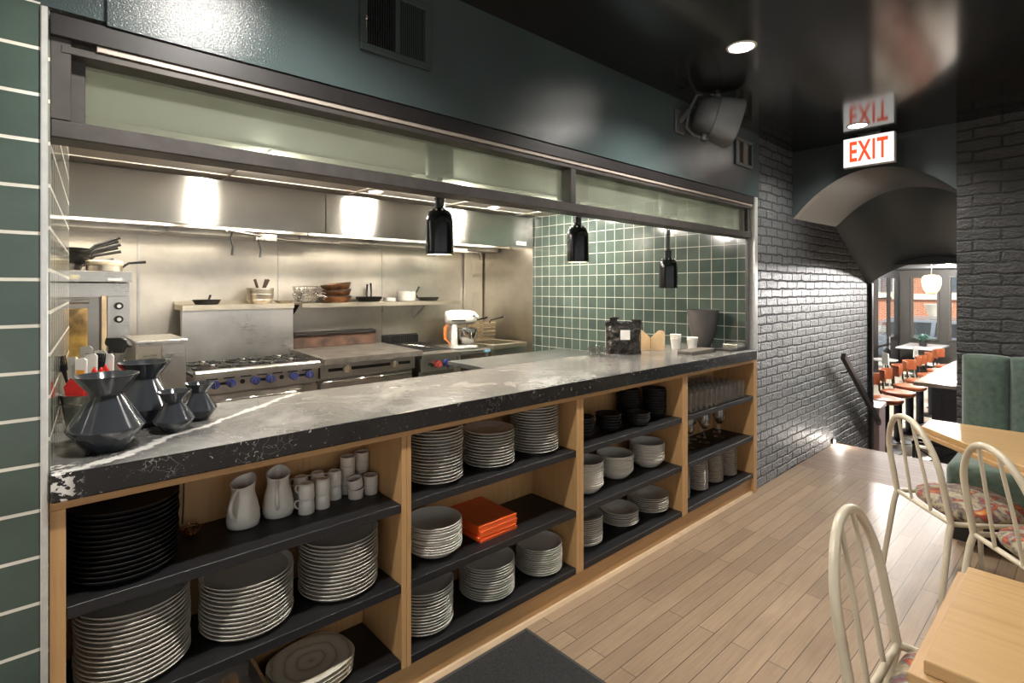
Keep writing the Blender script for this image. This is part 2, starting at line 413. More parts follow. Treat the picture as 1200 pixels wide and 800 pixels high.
def make_marble():
    m, nt, b, out = new_mat('black_veined_marble')
    v = mapping(nt, (1, 1, 1))
    # dense hair-line veins
    vo = N(nt, 'ShaderNodeTexVoronoi', feature='DISTANCE_TO_EDGE'); vo.inputs['Scale'].default_value = 21
    warp = N(nt, 'ShaderNodeTexNoise'); warp.inputs['Scale'].default_value = 6; warp.inputs['Detail'].default_value = 5
    nt.links.new(v, warp.inputs['Vector'])
    ad = N(nt, 'ShaderNodeVectorMath', operation='MULTIPLY_ADD'); ad.inputs[1].default_value = (.35, .35, .35)
    nt.links.new(warp.outputs['Color'], ad.inputs[0]); nt.links.new(v, ad.inputs[2]); nt.links.new(ad.outputs[0], vo.inputs['Vector'])
    gate = noise(nt, v, 5, 3)
    thin = math2(nt, 'MULTIPLY', ramp(nt, vo.outputs['Distance'], [(.0, (1, 1, 1)), (.013, (0, 0, 0))]), ramp(nt, gate, [(.58, (0, 0, 0)), (.66, (1, 1, 1))]))
    # one broad white vein running away from the left front corner
    sx = N(nt, 'ShaderNodeSeparateXYZ'); nt.links.new(v, sx.inputs[0])
    wob = noise(nt, v, 5, 6, .7)
    wob = math2(nt, 'MULTIPLY', math2(nt, 'SUBTRACT', wob, .5), .16)
    y_on = math2(nt, 'ADD', math2(nt, 'MULTIPLY', math2(nt, 'SUBTRACT', sx.outputs[0], .10), .80), 1.70)
    d = math2(nt, 'ABSOLUTE', math2(nt, 'ADD', math2(nt, 'SUBTRACT', sx.outputs[1], y_on), wob))
    patch = noise(nt, v, 26, 5, .7)
    wv = math2(nt, 'ADD', d, math2(nt, 'MULTIPLY', math2(nt, 'SUBTRACT', patch, .5), .05))
    broad = ramp(nt, wv, [(.0, (1, 1, 1)), (.011, (.9, .9, .9)), (.022, (0, 0, 0))])
    broad = math2(nt, 'MULTIPLY', broad, math2(nt, 'GREATER_THAN', sx.outputs[1], 1.6795))
    # cloudy corner breccia at the far left
    corner = math2(nt, 'MULTIPLY', ramp(nt, math2(nt, 'ADD', sx.outputs[0], math2(nt, 'MULTIPLY', wob, .4)), [(.055, (1, 1, 1)), (.095, (0, 0, 0))]), ramp(nt, noise(nt, v, 55, 3), [(.50, (0, 0, 0)), (.53, (1, 1, 1))]))
    corner = math2(nt, 'MULTIPLY', corner, ramp(nt, sx.outputs[1], [(.0, (1, 1, 1)), (1.0, (1, 1, 1))]))
    corner = math2(nt, 'MULTIPLY', corner, math2(nt, 'LESS_THAN', sx.outputs[1], 1.76))
    fleck = ramp(nt, noise(nt, mapping(nt, (1, 1, 1), (0, .6, .4)), 75, 3, .6, 1.2), [(.66, (0, 0, 0)), (.72, (.55, .55, .55))])
    f = math2(nt, 'MAXIMUM', math2(nt, 'MAXIMUM', math2(nt, 'MAXIMUM', math2(nt, 'MULTIPLY', thin, .45), fleck), broad), corner)
    base = ramp(nt, noise(nt, v, 4, 5), [(.3, (.007, .007, .008)), (.75, (.018, .018, .018))])
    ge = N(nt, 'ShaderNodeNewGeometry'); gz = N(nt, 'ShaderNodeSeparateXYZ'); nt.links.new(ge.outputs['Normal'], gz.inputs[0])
    haze_sheen = ramp(nt, noise(nt, v, 3.2, 7, .68, .6), [(.28, (.045, .045, .045)), (.50, (.13, .127, .122)), (.72, (.27, .265, .25))])   # wiping haze plus the top's reflected sheen, painted lighter on upward faces
    base = mixc(nt, math2(nt, 'GREATER_THAN', gz.outputs[2], .9), base, haze_sheen)
    nt.links.new(mixc(nt, f, base, (.62, .60, .57)), b.inputs['Base Color'])
    sm = noise(nt, v, 3, 5, .65)
    nt.links.new(math2(nt, 'ADD', math2(nt, 'MULTIPLY', sm, .22), .12), b.inputs['Roughness'])
    b.inputs['Specular IOR Level'].default_value = .36
    return m
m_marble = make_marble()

def make_floral():
    m, nt, b, out = new_mat('floral_tapestry')
    v = mapping(nt, (1, 1, 1))
    n1 = noise(nt, v, 16, 3, .5, .6); n2 = noise(nt, v, 30, 4, .6, .4)
    c = ramp(nt, n1, [(.28, (.045, .035, .05)), (.38, (.32, .28, .22)), (.47, (.42, .36, .24)), (.53, (.16, .14, .16)), (.60, (.40, .055, .03)), (.66, (.55, .22, .04)), (.74, (.5, .45, .33))])
    c = mixc(nt, .6, c, ramp(nt, n2, [(.3, (.35, .33, .38)), (.6, (1.2, 1.15, 1.0))]), 'MULTIPLY')
    nt.links.new(c, b.inputs['Base Color']); b.inputs['Roughness'].default_value = .85
    bump(nt, b, n2, .25, .004); return m
m_floral = make_floral()

def make_platter():
    m, nt, b, out = new_mat('swirled_stoneware')
    v = mapping(nt, (1, 1, 1))
    w = N(nt, 'ShaderNodeTexWave', wave_type='RINGS', rings_direction='Z')
    w.inputs['Scale'].default_value = 7; w.inputs['Distortion'].default_value = 4.5; w.inputs['Detail'].default_value = 3; w.inputs['Detail Scale'].default_value = 1.2
    nt.links.new(v, w.inputs['Vector'])
    nt.links.new(ramp(nt, w.outputs['Color'], [(.02, (.36, .30, .21)), (.16, (.48, .44, .36)), (.9, (.54, .51, .43))]), b.inputs['Base Color'])
    b.inputs['Roughness'].default_value = .4; return m
m_platter = make_platter()

def make_bag():
    m, nt, b, out = new_mat('crinkled_black_foil')
    v = mapping(nt, (1, 1, 1))
    vo = N(nt, 'ShaderNodeTexVoronoi'); vo.inputs['Scale'].default_value = 26; nt.links.new(v, vo.inputs['Vector'])
    n2 = noise(nt, v, 18, 4, .7)
    nt.links.new(ramp(nt, n2, [(.3, (.010, .009, .009)), (.7, (.035, .03, .026))]), b.inputs['Base Color'])
    b.inputs['Roughness'].default_value = .18; b.inputs['Metallic'].default_value = .35
    bump(nt, b, math2(nt, 'ADD', vo.outputs['Distance'], n2), 1.0, .02); return m
m_bag = make_bag()
# ------------------------------------------------------------------ the setting
ZC = 2.64            # dining room ceiling
YF = 1.70            # plane of the counter front
LF = -.72            # lower front room floor

bm = B(); box(bm, -3.2, 4.84, -4.2, 1.74, -.08, 0); struct('floor', bm, m_floor)
bm = B(); box(bm, 4.84, 5.80, -4.2, 1.74, -.08, 0); struct('floor_landing', bm, m_landing)
bm = B()
for i in range(3): box(bm, 5.80 + .27 * i, 5.80 + .27 * (i + 1), .60, 1.74, LF - .05, -.18 * (i + 1))
box(bm, 5.74, 5.80, .6, 1.74, LF, -.08)
struct('floor_steps', bm, m_landing)
bm = B(); box(bm, 5.75, 18.1, -2.2, 3.9, LF - .1, LF); struct('floor_front_room', bm, m_lowfloor)
bm = B(); box(bm, -1.3, 4.0, 1.74, 5.0, -.08, 0); struct('floor_kitchen', bm, m_kfloor)
bm = B(); box(bm, -3.2, 4.90, -4.2, 1.9, ZC, ZC + .12); struct('ceiling', bm, m_ceiling)
# kitchen ceiling: white tiles over the cooking line, satin panels near the pass
bm = B(); box(bm, -1.3, 4.05, 2.95, 5.0, 2.25, 2.33); struct('ceiling_kitchen', bm, m_acoustic)
bm = B()
for k in range(9): box(bm, -1.3, 4.05, 2.95 + .3 * k, 2.962 + .3 * k, 2.243, 2.25)
for k in range(5): box(bm, .05 + k * .9, .062 + k * .9, 2.95, 4.0, 2.242, 2.25)
struct('trim_ceiling_grid', bm, m_acoustic)
bm = B(); box(bm, -1.3, 4.05, 1.82, 2.95, 2.25, 2.33); struct('ceiling_pass', bm, m_kceil)

# header over the opening (paint) with its slightly proud right part
bm = B(); box(bm, -3.2, .14, YF + .012, YF + .13, 2.185, ZC); box(bm, .14, 4.00, YF, YF + .13, 2.172, ZC); struct('wall_header', bm, m_soffit)
# tiled pier left of the opening
bm = B(); box(bm, -3.2, .012, YF, YF + .15, 0, 2.185); struct('wall_left', bm, m_tile_big)
bm = B(); box(bm, .012, .026, YF - .006, YF + .02, 0, 2.178, .002); struct('trim_1', bm, m_trim_metal)
# tiled return running into the kitchen, slightly splayed
bm = B(); prism(bm, [(.03, YF + .02), (.112, 2.93), (-.05, 2.93), (-.05, YF + .02)], 0, 2.25, 'z'); struct('wall_return', bm, m_tile_reveal)
bm = B(); prism(bm, [(-.05, 2.93), (.112, 2.93), (.112, 2.945), (-.05, 2.945)], 0, 2.25, 'z'); struct('trim_2', bm, m_trim_metal)
# kitchen walls
bm = B(); box(bm, 3.92, 4.05, YF + .05, 4.02, 0, 2.25); struct('wall_kitchen_right', bm, m_tile)
bm = B(); box(bm, 3.918, 4.05, 4.02, 5.0, 0, 2.25); struct('wall_kitchen_corner', bm, m_steel_wall)
bm = B(); box(bm, -1.3, 3.918, 4.88, 5.0, 0, 2.25); struct('wall_back', bm, m_steel_wall)
bm = B()
for x in (.589, 1.61, 2.627, 3.626): box(bm, x - .008, x + .008, 4.872, 4.88, .4, 2.0, .002)
struct('trim_3', bm, m_steel)
bm = B(); box(bm, 3.64, 3.90, 4.84, 4.88, .95, 2.0, .004); box(bm, 3.74, 3.75, 4.835, 4.84, .95, 2.0); struct('trim_4', bm, m_steel_wall)
bm = B(); box(bm, -1.3, -1.2, 1.85, 5.0, 0, 2.25); struct('wall_kitchen_left', bm, m_whitewall)
bm = B(); box(bm, 3.913, 3.92, YF + .05, YF + .062, 1.04, 2.17); box(bm, 3.925, 3.972, YF - .004, YF + .05, .98, 2.172, .002); struct('trim_5', bm, m_trim_metal)

# brick wall right of the opening, running down past the steps
bm = B(); box(bm, 3.975, 6.90, YF + .03, YF + .28, LF, ZC); struct('wall_brick', bm, m_brick)
# arch wall with barrel vault sloping down over the steps
def arch(y, zs, hs):
    s = max(-1, min(1, (y - 1.15) / .57)); return zs + hs * (1 - abs(s) ** 2.1)
YS = [.666 + (1.728 - .666) * i / 36 for i in range(37)]
bm = B()
pts = [(y, arch(y, 2.085, .33)) for y in YS]
for (ya, za), (yb, zb) in zip(pts, pts[1:]): prism(bm, [(ya, za), (yb, zb), (yb, ZC), (ya, ZC)], 4.72, 4.80, 'x')
bmesh.ops.remove_doubles(bm, verts=bm.verts[:], dist=1e-5)
bmesh.ops.delete(bm, geom=[f for f in bm.faces if len(set(round(v.co.y, 5) for v in f.verts)) == 1 and .67 < f.verts[0].co.y < 1.727], context='FACES'); struct('wall_arch', bm, m_archwall)
bm = B()
secs = [(4.721, lambda y: arch(y, 2.085, .33)), (5.255, lambda y: arch(y, 2.0925, .315)), (5.79, lambda y: arch(y, 2.10, .30)), (6.335, lambda y: arch(y, 1.8225, .2675)), (6.88, lambda y: arch(y, 1.545, .235))]
lo = [[bm.verts.new((x, y, f(y))) for y in YS] for x, f in secs]; hi = [[bm.verts.new((x, y, f(y) + .06)) for y in YS] for x, f in secs]
for g in (lo, hi):
    for p, q in zip(g, g[1:]):
        for i in range(len(YS) - 1): bm.faces.new([p[i], p[i + 1], q[i + 1], q[i]])
for k in (0, -1):
    for i in range(len(YS) - 1): bm.faces.new([lo[k][i], lo[k][i + 1], hi[k][i + 1], hi[k][i]])
for i in (0, -1):
    for k in range(4): bm.faces.new([lo[k][i], lo[k + 1][i], hi[k + 1][i], hi[k][i]])
struct('ceiling_vault', bm, m_vault, smooth=18)
bm = B(); box(bm, 4.72, 6.88, -4.2, .665, LF, ZC); struct('wall_pier', bm, m_brick_pier)
bm = B(); box(bm, 6.80, 6.88, .60, 1.73, 1.75, 3.0); box(bm, 4.9, 6.9, .6, 1.98, ZC, ZC + .1); struct('wall_over_steps', bm, m_vault)

# front room beyond the steps
bm = B(); box(bm, 6.86, 18.2, -2.2, 3.9, 2.0, 2.1); struct('ceiling_front_room', bm, m_darkwall)
bm = B(); box(bm, 6.90, 7.0, 1.98, 3.9, LF, 2.0); struct('wall_front_room_back', bm, m_darkwall)
bm = B(); box(bm, 6.88, 18.2, -2.3, -2.2, LF, 2.1); struct('wall_front_room_right', bm, m_darkwall)
bm = B(); box(bm, 6.91, 6.975, YF, YF + .075, LF, 1.56, .004); struct('trim_6', bm, m_frame_dk)
bm = B(); box(bm, 6.9, 7.0, YF + .28, 2.0, LF, 2.0); struct('wall_front_room_nib', bm, m_darkwall)
WY = 3.77
bm = B()                                            # side wall with a glazed door and windows
box(bm, 7.0, 15.1, WY, WY + .13, LF, 2.0); box(bm, 15.1, 18.0, WY, WY + .02, 1.78, 2.0)
box(bm, 17.06, 18.0, WY, WY + .02, LF, .14)
struct('wall_front_room_side', bm, m_darkwall)
bm = B()
for a, b_ in ((15.1, 15.2), (15.46, 15.84), (16.72, 17.00), (17.80, 18.0)): box(bm, a, b_, WY - .01, WY + .015, LF, 1.78)
box(bm, 15.2, 17.1, WY - .008, WY + .012, 1.22, 1.27); box(bm, 15.2, 17.0, WY - .008, WY + .012, .0, .05); box(bm, 17.0, 17.85, WY - .03, WY + .02, .14, .20)
o = struct('door_1', bm, m_frame_dk)
bm = B(); box(bm, 15.84, 16.72, WY + .002, WY + .006, LF + .03, 1.78); g = struct('pane', bm, m_window, parent=o)
bm = B(); box(bm, 15.2, 15.46, WY + .002, WY + .006, LF + .03, 1.78); g = struct('pane', bm, m_window, parent=o)
bm = B(); box(bm, 16.70, 16.74, WY - .07, WY - .045, -.1, .25); cyl(bm, (16.72, WY - .06, -.05), (16.72, WY, -.05), .01, 8); cyl(bm, (16.72, WY - .06, .2), (16.72, WY, .2), .01, 8); struct('door_handle', bm, m_chrome, parent=o)
bm = B(); box(bm, 17.00, 17.80, WY + .002, WY + .006, .20, 1.78); struct('window_3', bm, m_window)
FX = 18.0
wins = [(2.89, 3.52), (2.02, 2.70), (1.15, 1.83), (.28, .96), (-.6, .09), (-1.5, -.8)]
bm = B()
box(bm, FX, FX + .2, -2.3, 3.9, LF - .3, .10); box(bm, FX, FX + .2, -2.3, 3.9, 1.84, 2.1)
ys = sorted([-2.3, 3.9] + [v for w in wins for v in w])
for a, b_ in zip(ys[::2], ys[1::2]): box(bm, FX, FX + .2, a, b_, .10, 1.84)
struct('wall_front_room_front', bm, P('taupe_window_wall', (.045, .04, .033), .45, 0, .12, 8))
m_wframe = P('taupe_window_frame', (.06, .053, .043), .4, 0, .1, 10)
for i, (a, b_) in enumerate(wins):
    bm = B(); f = .05
    box(bm, FX - .04, FX + .1, a, b_, .10, .10 + f, .004); box(bm, FX - .04, FX + .1, a, b_, 1.84 - f, 1.84, .004)
    box(bm, FX - .04, FX + .1, a, a + f, .10 + f, 1.84 - f, .004); box(bm, FX - .04, FX + .1, b_ - f, b_, .10 + f, 1.84 - f, .004)
    o = struct('window_%d' % (4 + i), bm, m_wframe)
    bm = B(); box(bm, FX + .03, FX + .036, a + f, b_ - f, .10 + f, 1.84 - f); struct('pane', bm, m_window, parent=o)

# street outside
bm = B(); box(bm, 18.2, 21.6, -20, 30, -1.2, -.98); struct('pavement', bm, m_paving)
bm = B(); box(bm, 12, 18.2, 3.9, 30, -1.2, -.80); struct('pavement_side', bm, m_paving)
bm = B(); box(bm, 21.6, 30, -20, 30, -1.4, -1.16); struct('street', bm, m_asphalt)
bm = B(); box(bm, 30, 33.5, -20, 30, -1.4, -1.02); struct('pavement_far', bm, m_paving)

# ------------------------------------------------------------------ metal frame of the pass with its clerestory
bm = B(); box(bm, .03, 3.92, YF + .02, YF + .115, 1.872, 1.917, .003); struct('trim_7', bm, m_frame)
bm = B(); box(bm, .03, 3.93, YF + .006, YF + .10, 2.118, 2.172, .002); struct('trim_8', bm, m_frame_dk)
bm = B(); box(bm, .05, 3.92, YF + .018, YF + .115, 2.083, 2.103, .002); struct('trim_9', bm, m_frame)
bm = B(); box(bm, .12, 3.92, YF + .012, YF + .03, 2.103, 2.118, .001); struct('trim_10', bm, m_track_strip)
bm = B(); box(bm, .03, .07, YF + .02, YF + .06, 1.917, 2.12, .002); box(bm, .045, .10, YF + .06, YF + .115, 1.917, 2.09, .002); struct('trim_11', bm, m_frame)
bm = B(); box(bm, 1.935, 1.972, YF + .02, YF + .115, 1.917, 2.09, .002); struct('trim_12', bm, m_frame)
bm = B(); box(bm, 3.85, 3.92, YF + .05, YF + .115, 1.917, 2.09, .002); box(bm, 3.885, 3.915, YF + .03, YF + .05, 1.05, 2.12, .002); struct('trim_13', bm, m_frame)
bm = B(); box(bm, .10, 1.935, YF + .075, YF + .081, 1.917, 2.085); struct('window_1', bm, m_clere)
bm = B(); box(bm, 1.972, 3.85, YF + .075, YF + .081, 1.917, 2.085); struct('window_2', bm, m_clere)
# ------------------------------------------------------------------ open shelving cabinet under the counter
cab = thing('open_shelf_cabinet', 'long oak cabinet of four open bays with black shelves under the counter', 'cabinet', (0, YF, 0))
BAYS = [(.059, .994), (1.033, 1.955), (2.006, 2.927), (2.987, 3.914)]
YB = 2.012
def cpart(name, bm, m, lab=None):
    move(bm, (0, -YF, 0)); o = obj(name, bm, m, cab)
    if lab: o['label'] = lab
    return o
bm = B(); box(bm, .028, .059, YF, YB + .02, 0, .961, .0015); cpart('side_panel', bm, m_oak_v)
bm = B(); box(bm, 3.914, 3.968, YF, YB + .02, 0, .961, .0015); cpart('side_panel', bm, m_oak_v)
for a, b_ in ((.994, 1.033), (1.955, 2.006), (2.927, 2.987)):
    bm = B(); m_ = (a + b_) / 2; box(bm, a, m_ - .0006, YF, YB, .115, .961, .001); box(bm, m_ + .0006, b_, YF, YB, .115, .961, .001); cpart('divider', bm, m_oak_v)
bm = B(); box(bm, .028, 3.968, YF - .001, YB, .961, .983, .001); cpart('top_panel', bm, m_oak)
bm = B(); box(bm, .059, 3.914, YF + .022, YF + .04, 0, .115, .001); cpart('plinth', bm, m_oak)
bm = B(); prism(bm, [(YF + .004, 0), (YF + .022, 0), (YF + .022, .016), (YF + .012, .014)], .059, 3.914, 'x'); cpart('shoe_strip', bm, P('pale_shoe_strip', (.52, .38, .24), .5, 0, .1, 8), 'pale wood shoe strip')
for a, b_ in BAYS:
    bm = B(); box(bm, a, b_, YB, YB + .012, .115, .961); cpart('back_panel', bm, m_oak_v)
    for z in (.715, .422, .145):
        bm = B(); box(bm, a + .001, b_ - .001, YF + .004, YB - .001, z - .031, z, .0015); cpart('shelf', bm, m_shelf, 'black stained shelf')
bm = B(); box(bm, .03, 3.92, YB + .03, 2.26, .02, .983); cpart('rear_casing', bm, m_steel)

# stone slab
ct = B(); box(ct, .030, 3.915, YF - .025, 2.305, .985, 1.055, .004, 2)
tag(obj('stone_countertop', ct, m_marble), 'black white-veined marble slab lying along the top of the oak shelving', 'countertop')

# ------------------------------------------------------------------ crockery
def ring_profile(r, well, sp, h, t=.0038):
    """plate whose middle is as thick as the stacking pitch, so that a pile rests plate on plate"""
    lip = min(.0105, h * .48); w = .014
    return [(0, 0), (well, 0), (well + .004, .002), (r - w, h - lip - t), (r - .004, h - t * .55 - .0012), (r, h - .0020), (r + .0002, h - .0006), (r - .0012, h), (r - .0048, h - .0010), (r - w - .0015, h - lip + .0006), (well + .008, sp + .0005), (well - .002, sp - .0006), (0, sp - .0006)]
def plate_mesh(r, well, sp, h, n=56, rim=None):
    bm = B(); pr = ring_profile(r, well, sp, h)
    if rim:   # broad flat rim with a sunken middle
        pr = [(0, 0), (well, 0), (rim, h - .0085), (r - .010, h - .0062), (r - .003, h - .0032), (r, h - .0022), (r + .0002, h - .0006), (r - .0012, h), (r - .0045, h - .0010), (r - .011, h - .0034), (rim + .004, h - .0045), (well + .004, sp + .0004), (well - .004, sp - .0006), (0, sp - .0006)]
    lathe(bm, pr, (0, 0, 0), n); return bm
def bowl_mesh(r, foot, sp, h, n=52, pw=.55, t=.0045):
    out = []; inn = []
    K = 9
    for i in range(K + 1):
        f = i / K; rr = foot + (r - foot) * f ** pw; out.append((rr, h * f))
    vt = sp * .82
    for i in range(K + 1):
        f = i / K; rr = foot + (r - .003 - foot) * f ** pw; z = h * f
        inn.append((max(0, rr - .0008), z + (vt * (1 - f) + .0006 * f)))
    pr = [(0, 0)] + out[:-1] + [(r - .0045, h - .0052), (r + .0008, h - .0022), (r + .0008, h), (r - .0012, h + .0006)] + inn[::-1] + [(0, inn[0][1])]
    bm = B(); lathe(bm, pr, (0, 0, 0), n); return bm

def stack(kind, mesh_bm, mat, x, y, z, n, sp, cat, noun, where, group, jitter=.002, smooth=40):
    first = None
    for i in range(n):
        if first is None: o = first = obj(kind, mesh_bm, mat, None, smooth)
        else: o = first.copy(); COL.objects.link(o)
        o.location = (x + random.uniform(-jitter, jitter), y + random.uniform(-jitter, jitter), z + i * sp)
        o.rotation_euler = (0, 0, random.uniform(0, 6.28))
        k = n - 1 - i
        nm = 'bottom' if i == 0 and n > 2 else ORD[k] if k == 0 else ORD[k] + ' from the top'
        tag(o, '%s %s %s' % (nm, noun, where), cat, group)
S1, S2, S3 = .715, .422, .145
# bay 1
stack('black_dinner_plate', plate_mesh(.131, .075, .0135, .024), m_bcer, .192, 1.850, S1, 14, .0135, 'plate', 'black plate', 'in the tall black stack of first bay', 'black dinner plates on the upper shelf')
stack('dinner_plate', plate_mesh(.138, .085, .0128, .022), m_wcer, .216, 1.862, S2, 16, .0128, 'plate', 'white plate', 'in middle-shelf stack by the tiled pier', 'white dinner plates on the middle shelf')
stack('dinner_plate', plate_mesh(.138, .085, .0128, .022), m_wcer, .518, 1.862, S2, 13, .0128, 'plate', 'white plate', 'in first bay middle-shelf centre stack', 'white dinner plates on the middle shelf')
stack('dinner_plate', plate_mesh(.138, .085, .0128, .022), m_wcer, .828, 1.864, S2, 15, .0128, 'plate', 'white plate', 'in stack against first divider, under the ramekins', 'white dinner plates on the middle shelf')
# bay 2
rimmed = lambda r: plate_mesh(r, r * .48, .0127, .023, rim=r * .58)
stack('salad_plate', rimmed(.116), m_wcer, 1.228, 1.838, S1, 17, .0127, 'plate', 'rimmed plate', 'in upper stack right of the first divider', 'white rimmed plates on the upper shelf')
stack('salad_plate', rimmed(.115), m_wcer, 1.520, 1.842, S1, 12, .0127, 'plate', 'rimmed plate', 'in the shortest upper white stack', 'white rimmed plates on the upper shelf')
stack('salad_plate', rimmed(.117), m_wcer, 1.812, 1.848, S1, 18, .0127, 'plate', 'rimmed plate', 'in the tallest upper white stack', 'white rimmed plates on the upper shelf')
stack('pasta_bowl', bowl_mesh(.115, .055, .0098, .040), m_wcer, 1.222, 1.836, S2, 11, .0098, 'bowl', 'wide white bowl', 'in the stack beside the orange boxes', 'wide white bowls beside the orange boxes')
stack('coupe_plate', plate_mesh(.120, .066, .0118, .024), m_wcer, 1.176, 1.842, S3, 14, .0118, 'plate', 'coupe plate', 'in second bay bottom stack nearest the mat', 'white coupe plates on the bottom shelf')
stack('coupe_plate', plate_mesh(.125, .068, .0110, .024), m_wcer, 1.514, 1.848, S3, 13, .0110, 'plate', 'coupe plate', 'in bottom stack under the orange boxes', 'white coupe plates on the bottom shelf')
stack('coupe_plate', plate_mesh(.113, .062, .0100, .022), m_wcer, 1.826, 1.832, S3, 12, .0100, 'plate', 'coupe plate', 'in bottom stack left of second divider', 'white coupe plates on the bottom shelf')
# bay 3
stack('black_bowl', bowl_mesh(.070, .032, .0150, .035), m_bcer, 2.150, 1.842, S1, 6, .0150, 'bowl', 'black bowl', 'in black stack beside the second divider', 'small black bowls on the upper shelf')
stack('black_bowl', bowl_mesh(.072, .034, .0150, .033), m_bcer, 2.380, 1.838, S1, 5, .0150, 'bowl', 'black bowl', 'in second black stack past the second divider', 'small black bowls on the upper shelf')
stack('black_bowl', bowl_mesh(.066, .034, .0150, .045), m_bcer, 2.592, 1.786, S1, 3, .0150, 'bowl', 'black bowl', 'in the short stack before tall black stack', 'small black bowls on the upper shelf')
stack('black_bowl', bowl_mesh(.070, .036, .0155, .036), m_bcer, 2.690, 1.925, S1, 10, .0155, 'bowl', 'black bowl', 'in tall black stack at the back wall', 'small black bowls on the upper shelf')
stack('black_bowl', bowl_mesh(.072, .036, .0155, .036), m_bcer, 2.842, 1.842, S1, 10, .0155, 'bowl', 'black bowl', 'in tall black stack by the third divider', 'small black bowls on the upper shelf')
stack('soup_bowl', bowl_mesh(.098, .042, .0100, .050), m_wcer, 2.182, 1.842, S2, 13, .0100, 'bowl', 'white soup bowl', 'in middle stack beside the second divider', 'white soup bowls on the middle shelf')
stack('soup_bowl', bowl_mesh(.104, .045, .0098, .052), m_wcer, 2.478, 1.866, S2, 10, .0098, 'bowl', 'white soup bowl', 'in the centre stack of third bay', 'white soup bowls on the middle shelf')
stack('soup_bowl', bowl_mesh(.104, .045, .0098, .052), m_wcer, 2.782, 1.856, S2, 11, .0098, 'bowl', 'white soup bowl', 'in middle stack beside the third divider', 'white soup bowls on the middle shelf')
def dimple(r): 
    return plate_mesh(r, r * .34, .0105, .036, rim=r * .56)
stack('rimmed_pasta_plate', dimple(.105), m_wcer, 2.172, 1.848, S3, 13, .0105, 'plate', 'wide-rimmed pasta plate', 'in bottom stack beside the second divider', 'wide rimmed pasta plates on the bottom shelf')
stack('rimmed_pasta_plate', dimple(.112), m_wcer, 2.506, 1.862, S3, 7, .0105, 'plate', 'wide-rimmed pasta plate', 'in the centre bottom stack of third bay', 'wide rimmed pasta plates on the bottom shelf')
stack('rimmed_pasta_plate', dimple(.125), m_wcer, 2.796, 1.862, S3, 8, .0105, 'plate', 'wide-rimmed pasta plate', 'in bottom stack beside the third divider', 'wide rimmed pasta plates on the bottom shelf')
# bay 4: stacked cream saucers
for xx, w in ((3.108, 'in saucer stack touching the third divider'), (3.345, 'in second saucer stack past the third divider'), (3.560, 'in the third saucer stack of fourth bay'), (3.770, 'in saucer stack nearest the brick wall')):
    stack('saucer', plate_mesh(.068, .040, .0135, .0175, 36), m_cream, xx, 1.832, S3, 16, .0135, 'saucer', 'cream saucer', w, 'cream saucers on the bottom shelf', .0022)

# swirled oval platters, bottom shelf of the first bay
def platter_bm():
    bm = B(); n = 56; rings = []
    def ring(a, b_, z, e=2.7):
        out = []
        for i in range(n):
            t = 2 * PI * i / n; c_, s_ = math.cos(t), math.sin(t)
            out.append(bm.verts.new((a * abs(c_) ** (2 / e) * (1 if c_ > 0 else -1), b_ * abs(s_) ** (2 / e) * (1 if s_ > 0 else -1), z)))
        return out
    for a, b_, z in ((.090, .075, 0), (.135, .118, .021), (.1385, .1215, .0245), (.136, .119, .0255), (.092, .077, .0155)): rings.append(ring(a, b_, z))
    for p, q in zip(rings, rings[1:]):
        for i in range(n): bm.faces.new([p[i], p[(i + 1) % n], q[(i + 1) % n], q[i]])
    bm.faces.new(rings[0][::-1]); bm.faces.new(rings[-1]); return bm
first = None
for i in range(4):
    if first is None: first = o = obj('oval_platter', platter_bm(), m_platter, None, 40)
    else: o = first.copy(); COL.objects.link(o)
    o.location = (.712 + .002 * i, 1.838, S3 + .0155 * i); o.rotation_euler = (0, 0, .10 + .02 * i)
    tag(o, ['bottom', 'third', 'second', 'topmost'][i] + ' swirled stoneware oval platter piled beside the cutlery pan', 'platter', 'swirled oval platters on the bottom shelf')

# steel pan of cutlery beside them
px0, px1, py0, py1, pz0, pz1 = .30, .562, 1.735, 2.0, S3, S3 + .066
pan = thing('steel_cutlery_pan', 'steel pan filled with cutlery on the bottom shelf beside the platters', 'pan', (.43, 1.87, S3))
def loc_to(bm, p): move(bm, tuple(-a for a in p)); return bm
bm = B(); t = .002
box(bm, px0, px1, py0, py1, pz0, pz0 + t); box(bm, px0, px0 + t, py0, py1, pz0, pz1); box(bm, px1 - t, px1, py0, py1, pz0, pz1); box(bm, px0, px1, py0, py0 + t, pz0, pz1); box(bm, px0, px1, py1 - t, py1, pz0, pz1)
obj('body', loc_to(bm, (.43, 1.87, S3)), m_steel_dark, pan)
bm = B(); box(bm, px0 - .006, px1 + .006, py0 - .006, py0 + .004, pz1, pz1 + .003); box(bm, px0 - .006, px1 + .006, py1 - .004, py1 + .006, pz1, pz1 + .003); box(bm, px0 - .006, px0 + .004, py0, py1, pz1, pz1 + .003); box(bm, px1 - .004, px1 + .006, py0, py1, pz1, pz1 + .003)
obj('rim', loc_to(bm, (.43, 1.87, S3)), m_steel, pan)
def fork_bm():
    bm = B(); box(bm, -.095, .04, -.004, .004, -.0012, .0012, .0008)
    box(bm, .038, .060, -.011, .011, -.0012, .0012, .0008)
    for k in range(4): box(bm, .058, .098, -.0108 + k * .0062, -.0078 + k * .0062, -.0010, .0010)
    return bm
fk = None
